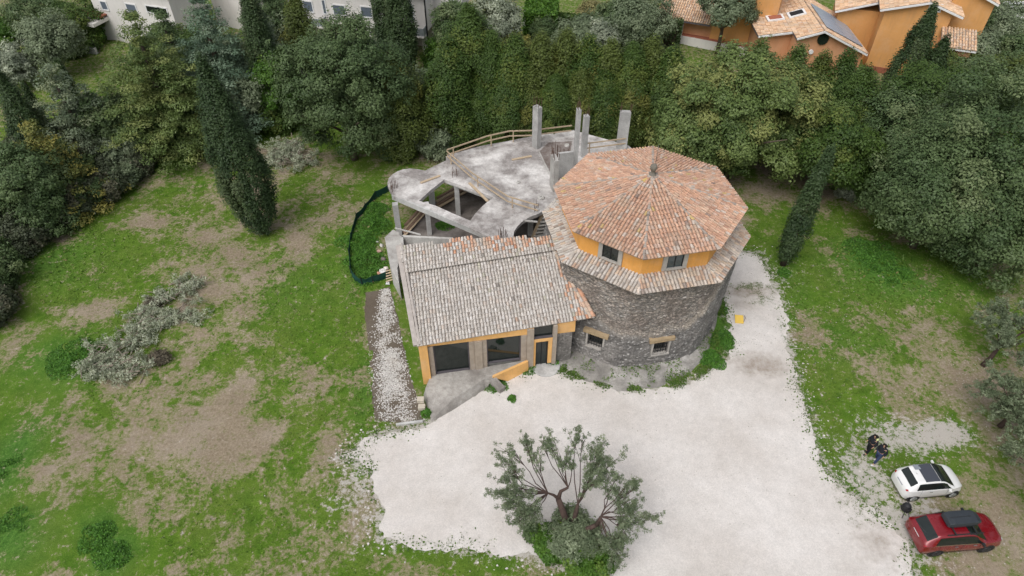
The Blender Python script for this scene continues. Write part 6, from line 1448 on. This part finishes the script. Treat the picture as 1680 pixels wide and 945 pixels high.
# pruned olive on the gravel
B = at3(936, 880); fk = at3(916, 818, 2.2); fk2 = at3(979, 861, 1.9)
limbs = [([B, B.lerp(fk, .5) + Vector((.05, 0, 0)), fk], [.22, .18, .15]), ([fk, at3(920, 806, 2.5), at3(932, 800, 2.75)], [.12, .09, .06]), ([fk, at3(908, 812, 2.4), at3(899, 809, 2.6)], [.10, .07, .05]),
         ([B, B.lerp(fk2, .5), fk2], [.18, .14, .10]), ([fk2, at3(984, 852, 2.3), at3(985, 848, 2.5)], [.12, .09, .06]), ([B + Vector((0, .1, 0)), at3(945, 840, 1.6), at3(948, 828, 2.3)], [.16, .12, .07])]
La, Lb, Lc, Ld = at3(899, 809, 2.6), at3(932, 800, 2.75), at3(985, 848, 2.5), at3(948, 828, 2.3)
cl = []
for px, py, h, r, s in ((836, 735, 4.4, .45, La), (826, 755, 4.2, .5, La), (840, 770, 4.0, .6, La), (822, 785, 3.8, .6, La), (812, 808, 3.4, .65, La), (830, 815, 3.4, .8, La), (848, 800, 3.6, .6, La), (838, 836, 3.0, .75, La), (858, 842, 2.9, .7, La), (875, 830, 3.2, .5, La), (868, 808, 3.2, .4, La), (850, 858, 2.6, .6, La), (880, 848, 2.7, .5, La),
      (866, 738, 4.6, .5, La), (880, 752, 4.3, .4, La), (860, 722, 4.8, .4, La), (898, 716, 4.9, .55, Lb), (905, 735, 4.5, .4, Lb), (888, 725, 4.7, .35, Lb), (930, 742, 4.4, .5, Lb), (922, 758, 4.1, .4, Lb), (938, 760, 4.0, .4, Lb), (946, 710, 5.0, .5, Ld), (955, 715, 4.8, .35, Ld),
      (978, 735, 4.6, .6, Ld), (990, 748, 4.4, .7, Ld), (975, 755, 4.2, .65, Ld), (998, 765, 4.1, .7, Ld), (970, 775, 3.9, .6, Ld), (985, 782, 3.8, .6, Ld), (960, 795, 3.5, .45, Ld), (1015, 778, 4.0, .55, Lc), (1035, 788, 3.9, .6, Lc), (1045, 800, 3.6, .45, Lc), (1005, 800, 3.6, .5, Lc), (1028, 815, 3.4, .5, Lc), (1040, 830, 3.2, .7, Lc), (1030, 845, 3.0, .7, Lc), (1022, 865, 2.7, .6, Lc), (1035, 868, 2.6, .6, Lc), (1072, 848, 3.0, .45, Lc), (1060, 858, 2.9, .4, Lc),
      (1020, 890, 2.3, .7, Lc), (1010, 905, 2.0, .6, Lc), (1022, 920, 1.8, .55, Lc), (1005, 925, 1.6, .45, Lc), (1000, 888, 2.2, .5, Lc), (988, 900, 1.8, .6, Lc)): cl.append((at3(px, py, h), r * .92, s))
ol = sparse_tree('olive_tree', 'heavily pruned olive with open silvery crown standing on the white gravel', 'tree', (B.x, B.y), limbs, cl, .052, 'olive', 42000)
bx_, by_ = at(940, 893); plant('olive_suckers', 'dense green sucker growth around the foot of the pruned olive', 'shrub', 'bush', bx_, by_ + .2, 1.5, 2.7, 'olive', dens=2.0, leaf=.055)
bx_, by_ = at(905, 895); plant('olive_suckers', 'bright green low growth left at the foot of the pruned olive', 'shrub', 'bush', bx_, by_, .8, 2.0, 'bright', dens=1.6, leaf=.07)
bx_, by_ = at(960, 920); plant('olive_suckers', 'bright green low growth in front of the pruned olive foot', 'shrub', 'bush', bx_, by_, .8, 2.4, 'bright', dens=1.6, leaf=.07)
bx_, by_ = at(874, 878); plant('olive_suckers', 'small dark sprout on the gravel left of the pruned olive', 'shrub', 'bush', bx_, by_, .7, .8, 'oak', dens=1.6, leaf=.06)

# heaps of cut olive branches
def heap(label, spots, cnt):
    c = at(*spots[0][:2]); root = thing('branch_heap', label, 'branch heap', (c[0], c[1], 0)); C = []; Rr = []; st = MB()
    for px, py, r, n in spots:
        x, y = at(px, py)
        for k in range(n):
            a = random.gauss(.35, 1.1); L = r * random.uniform(.8, 1.5); p = Vector((x + random.gauss(0, r * .5), y + random.gauss(0, r * .45), random.uniform(.1, .7))); d = Vector((math.cos(a), math.sin(a), random.uniform(-.05, .25)))
            if random.random() < .5: d = -d
            e = p + d * L; e.z = max(.12, e.z); st.tube([p - d * L * .5, p, e], [.035, .025, .008], 5)
            for q in np.linspace(.15, 1.05, 6):
                w = p + d * (L * q); C.append([w.x + random.gauss(0, .12), w.y + random.gauss(0, .12), max(.08, w.z + random.gauss(0, .1))]); s = random.uniform(.14, .26); Rr.append([s, s, s * .8])
    V, Fq, Cc = clumps_to_leaves(np.array(C), Rr, cnt, .08, 'cut', aspect=.3, up=.5, jit=.9)
    st.build('branches', STICK, root); np_obj('foliage', V - np.array([c[0], c[1], 0]), Fq, Cc, LEAF, root)
    return root
heap('long heap of cut silvery olive branches lying on the left meadow', ((180, 585, 1.1, 16), (165, 600, .9, 10), (205, 600, 1.0, 12), (220, 612, .9, 8), (215, 565, .9, 10), (240, 545, .9, 10), (250, 525, .9, 10), (245, 505, .9, 8), (275, 490, .9, 10), (300, 480, .8, 9), (318, 472, .7, 8), (300, 515, .8, 8), (315, 520, .7, 7), (270, 530, .8, 7), (190, 610, .8, 8)), 26000)
heap('rounded heap of cut grey olive branches beside the holm oak', ((470, 262, 1.3, 18), (450, 265, 1.0, 10), (490, 252, 1.1, 12), (500, 268, 1.0, 8), (480, 240, .9, 8), (460, 250, 1, 8)), 14000)
for k, (px, py) in enumerate(((252, 504), (262, 592))):
    x, y = at(px, py); plant('dry_brush', 'rust brown dry brush in the olive heap, ' + ('upper one' if k == 0 else 'lower one'), 'brush', 'bush', x, y, .55, 1.1, 'dead', leaf=.06)
# weed clumps and nettles one can count
for px, py, h, w, lb in ((185, 912, .5, 1.5, 'round clump of lush weeds at the lower left'), (12, 770, .3, 2.0, 'lush weeds at the left edge, middle'), (30, 860, .2, 1.6, 'lush weeds in the lower left corner'), (160, 880, .35, 1.6, 'low weeds left of the round lush clump'), (1440, 430, .5, 3.2, 'bed of nettles in the right clearing, front part'), (1425, 412, .5, 2.6, 'bed of nettles in the right clearing, left part'), (1465, 448, .5, 2.8, 'bed of nettles in the right clearing, right part'),
      (815, 632, .4, 1.0, 'weeds beside the ramp stub of the terrace'), (868, 602, .3, .9, 'weeds left of the annexe doorstep'), (908, 592, .3, .9, 'weeds right of the annexe doorstep'), (1178, 505, .5, 1.0, 'weeds at the right foot of the tower'), (1186, 560, .5, 1.4, 'weeds on the rubble right of the tower'), (1165, 590, .5, 1.5, 'weeds on the plinth lower right of the tower'), (840, 655, .2, .5, 'small weed tuft on the gravel near the ramp'), (700, 678, .35, .6, 'weeds at the terrace left foot'), (720, 582 + 75, .3, .5, 'weeds sprouting on the terrace bank'),
      (590, 400, .6, 2.6, 'rank weeds inside the netting, upper'), (600, 430, .6, 2.6, 'rank weeds inside the netting, lower'), (612, 370, .6, 2.2, 'rank weeds inside the netting at its top end'), (605, 455, .4, 1.8, 'rank weeds at the netting bottom corner'), (617, 345, .6, 2, 'rank weeds below the rounded slab end'), (1285, 448, .3, .9, 'grey weeds at the slim cypress foot'), (730, 372, .8, 1.2, 'weeds growing inside the ruin'), (130, 590, .4, 3, 'low lush weeds left of the olive branch heap')):
    x, y = at(px, py); plant('weed_clump', lb, 'weeds', 'weeds', x, y, h * .8, w * 1.25, 'weed', dens=1.0)
# grass and low weeds
n = 260000; px = rng.uniform(-75, 75, n); py = rng.uniform(12, 88, n); keep = np.abs(px) < py * .86 + 4
px, py = px[keep], py[keep]
d, l, g = field(px, py); sd_ = sdist(px, py, LOT); sp = sdist(px, py, [at(*p) for p in PATH_PX]); sr = sdist(px, py, [(-7.5, 24.6), (14, 26), (15, 41), (9, 50), (-8.5, 46), (-9.6, 41)])
pr = np.clip(1.25 - d * 1.9 - g * .8, 0, 1) * (fbm(px, py, .8, 55) * .8 + .3); k = (rng.random(len(px)) < pr) & (sd_ < -.05) & (sp < .0) & (sr < 0) & ~((np.abs(px - 22.3) < 2.8) & (np.abs(py - 18.6) < 3.8))
px, py, l = px[k], py[k], l[k]
P = np.stack([px, py, rng.uniform(.02, .10, len(px)) + l * .12 + (fbm(px, py, .35, 31) - .5) * .35 + .04], 1)
Nn = unit(len(px)); Nn[:, 2] = np.abs(Nn[:, 2]) + .5; Nn /= np.linalg.norm(Nn, axis=1)[:, None]
V, Fq = leafquads(P, Nn, rng.uniform(.035, .09, len(px)) * (1 + l * .9), .55)
w = rng.random((len(px), 1)); Cc = np.array((.062, .130, .013)) * (1 - w) + np.array((.145, .235, .032)) * w; Cc = np.where((rng.random(len(px)) < .07)[:, None], np.array((.2, .18, .07)), Cc)
tag(np_obj('grass_tufts', V, Fq, Cc, LEAF), 'short grass and low weeds covering the meadow', 'grass', kind='stuff')
# fringe weeds along the gravel edge and round the tower plinth
pts = []
for i in range(14000):
    a = random.uniform(-150, 25); r = (random.gauss(7.75, .22) if random.random() < .62 else random.uniform(6.2, 7.9)) - 1.1 * max(0, min(1, (a + 60) / 45))
    x, y = BC.x + r * math.cos(R(a)), BC.y + r * math.sin(R(a))
    if float(fbm(x, y, 1.1, 66)) > .5 - (.1 if a > -50 else 0): pts.append((x, y, .10 + .16 * max(0, 7.7 - r)))
for i in range(6000):
    q = random.randrange(len(LOT)); a, b = Vector(LOT[q]), Vector(LOT[(q + 1) % len(LOT)]); p = a.lerp(b, random.random()) + Vector((random.gauss(0, .3), random.gauss(0, .3)))
    if float(fbm(p.x, p.y, .8, 67)) > .5: pts.append((p.x, p.y, .05))
P = np.array(pts); V, Fq = leafquads(P, unit(len(P)) + np.array([0, 0, .6]), rng.uniform(.03, .075, len(P)), .5); w = rng.random((len(P), 1))
tag(np_obj('fringe_weeds', V, Fq, np.array((.05, .11, .016)) * (1 - w) + np.array((.14, .22, .045)) * w, LEAF), 'low green weeds fringing the gravel and the tower foot', 'weeds', kind='stuff')
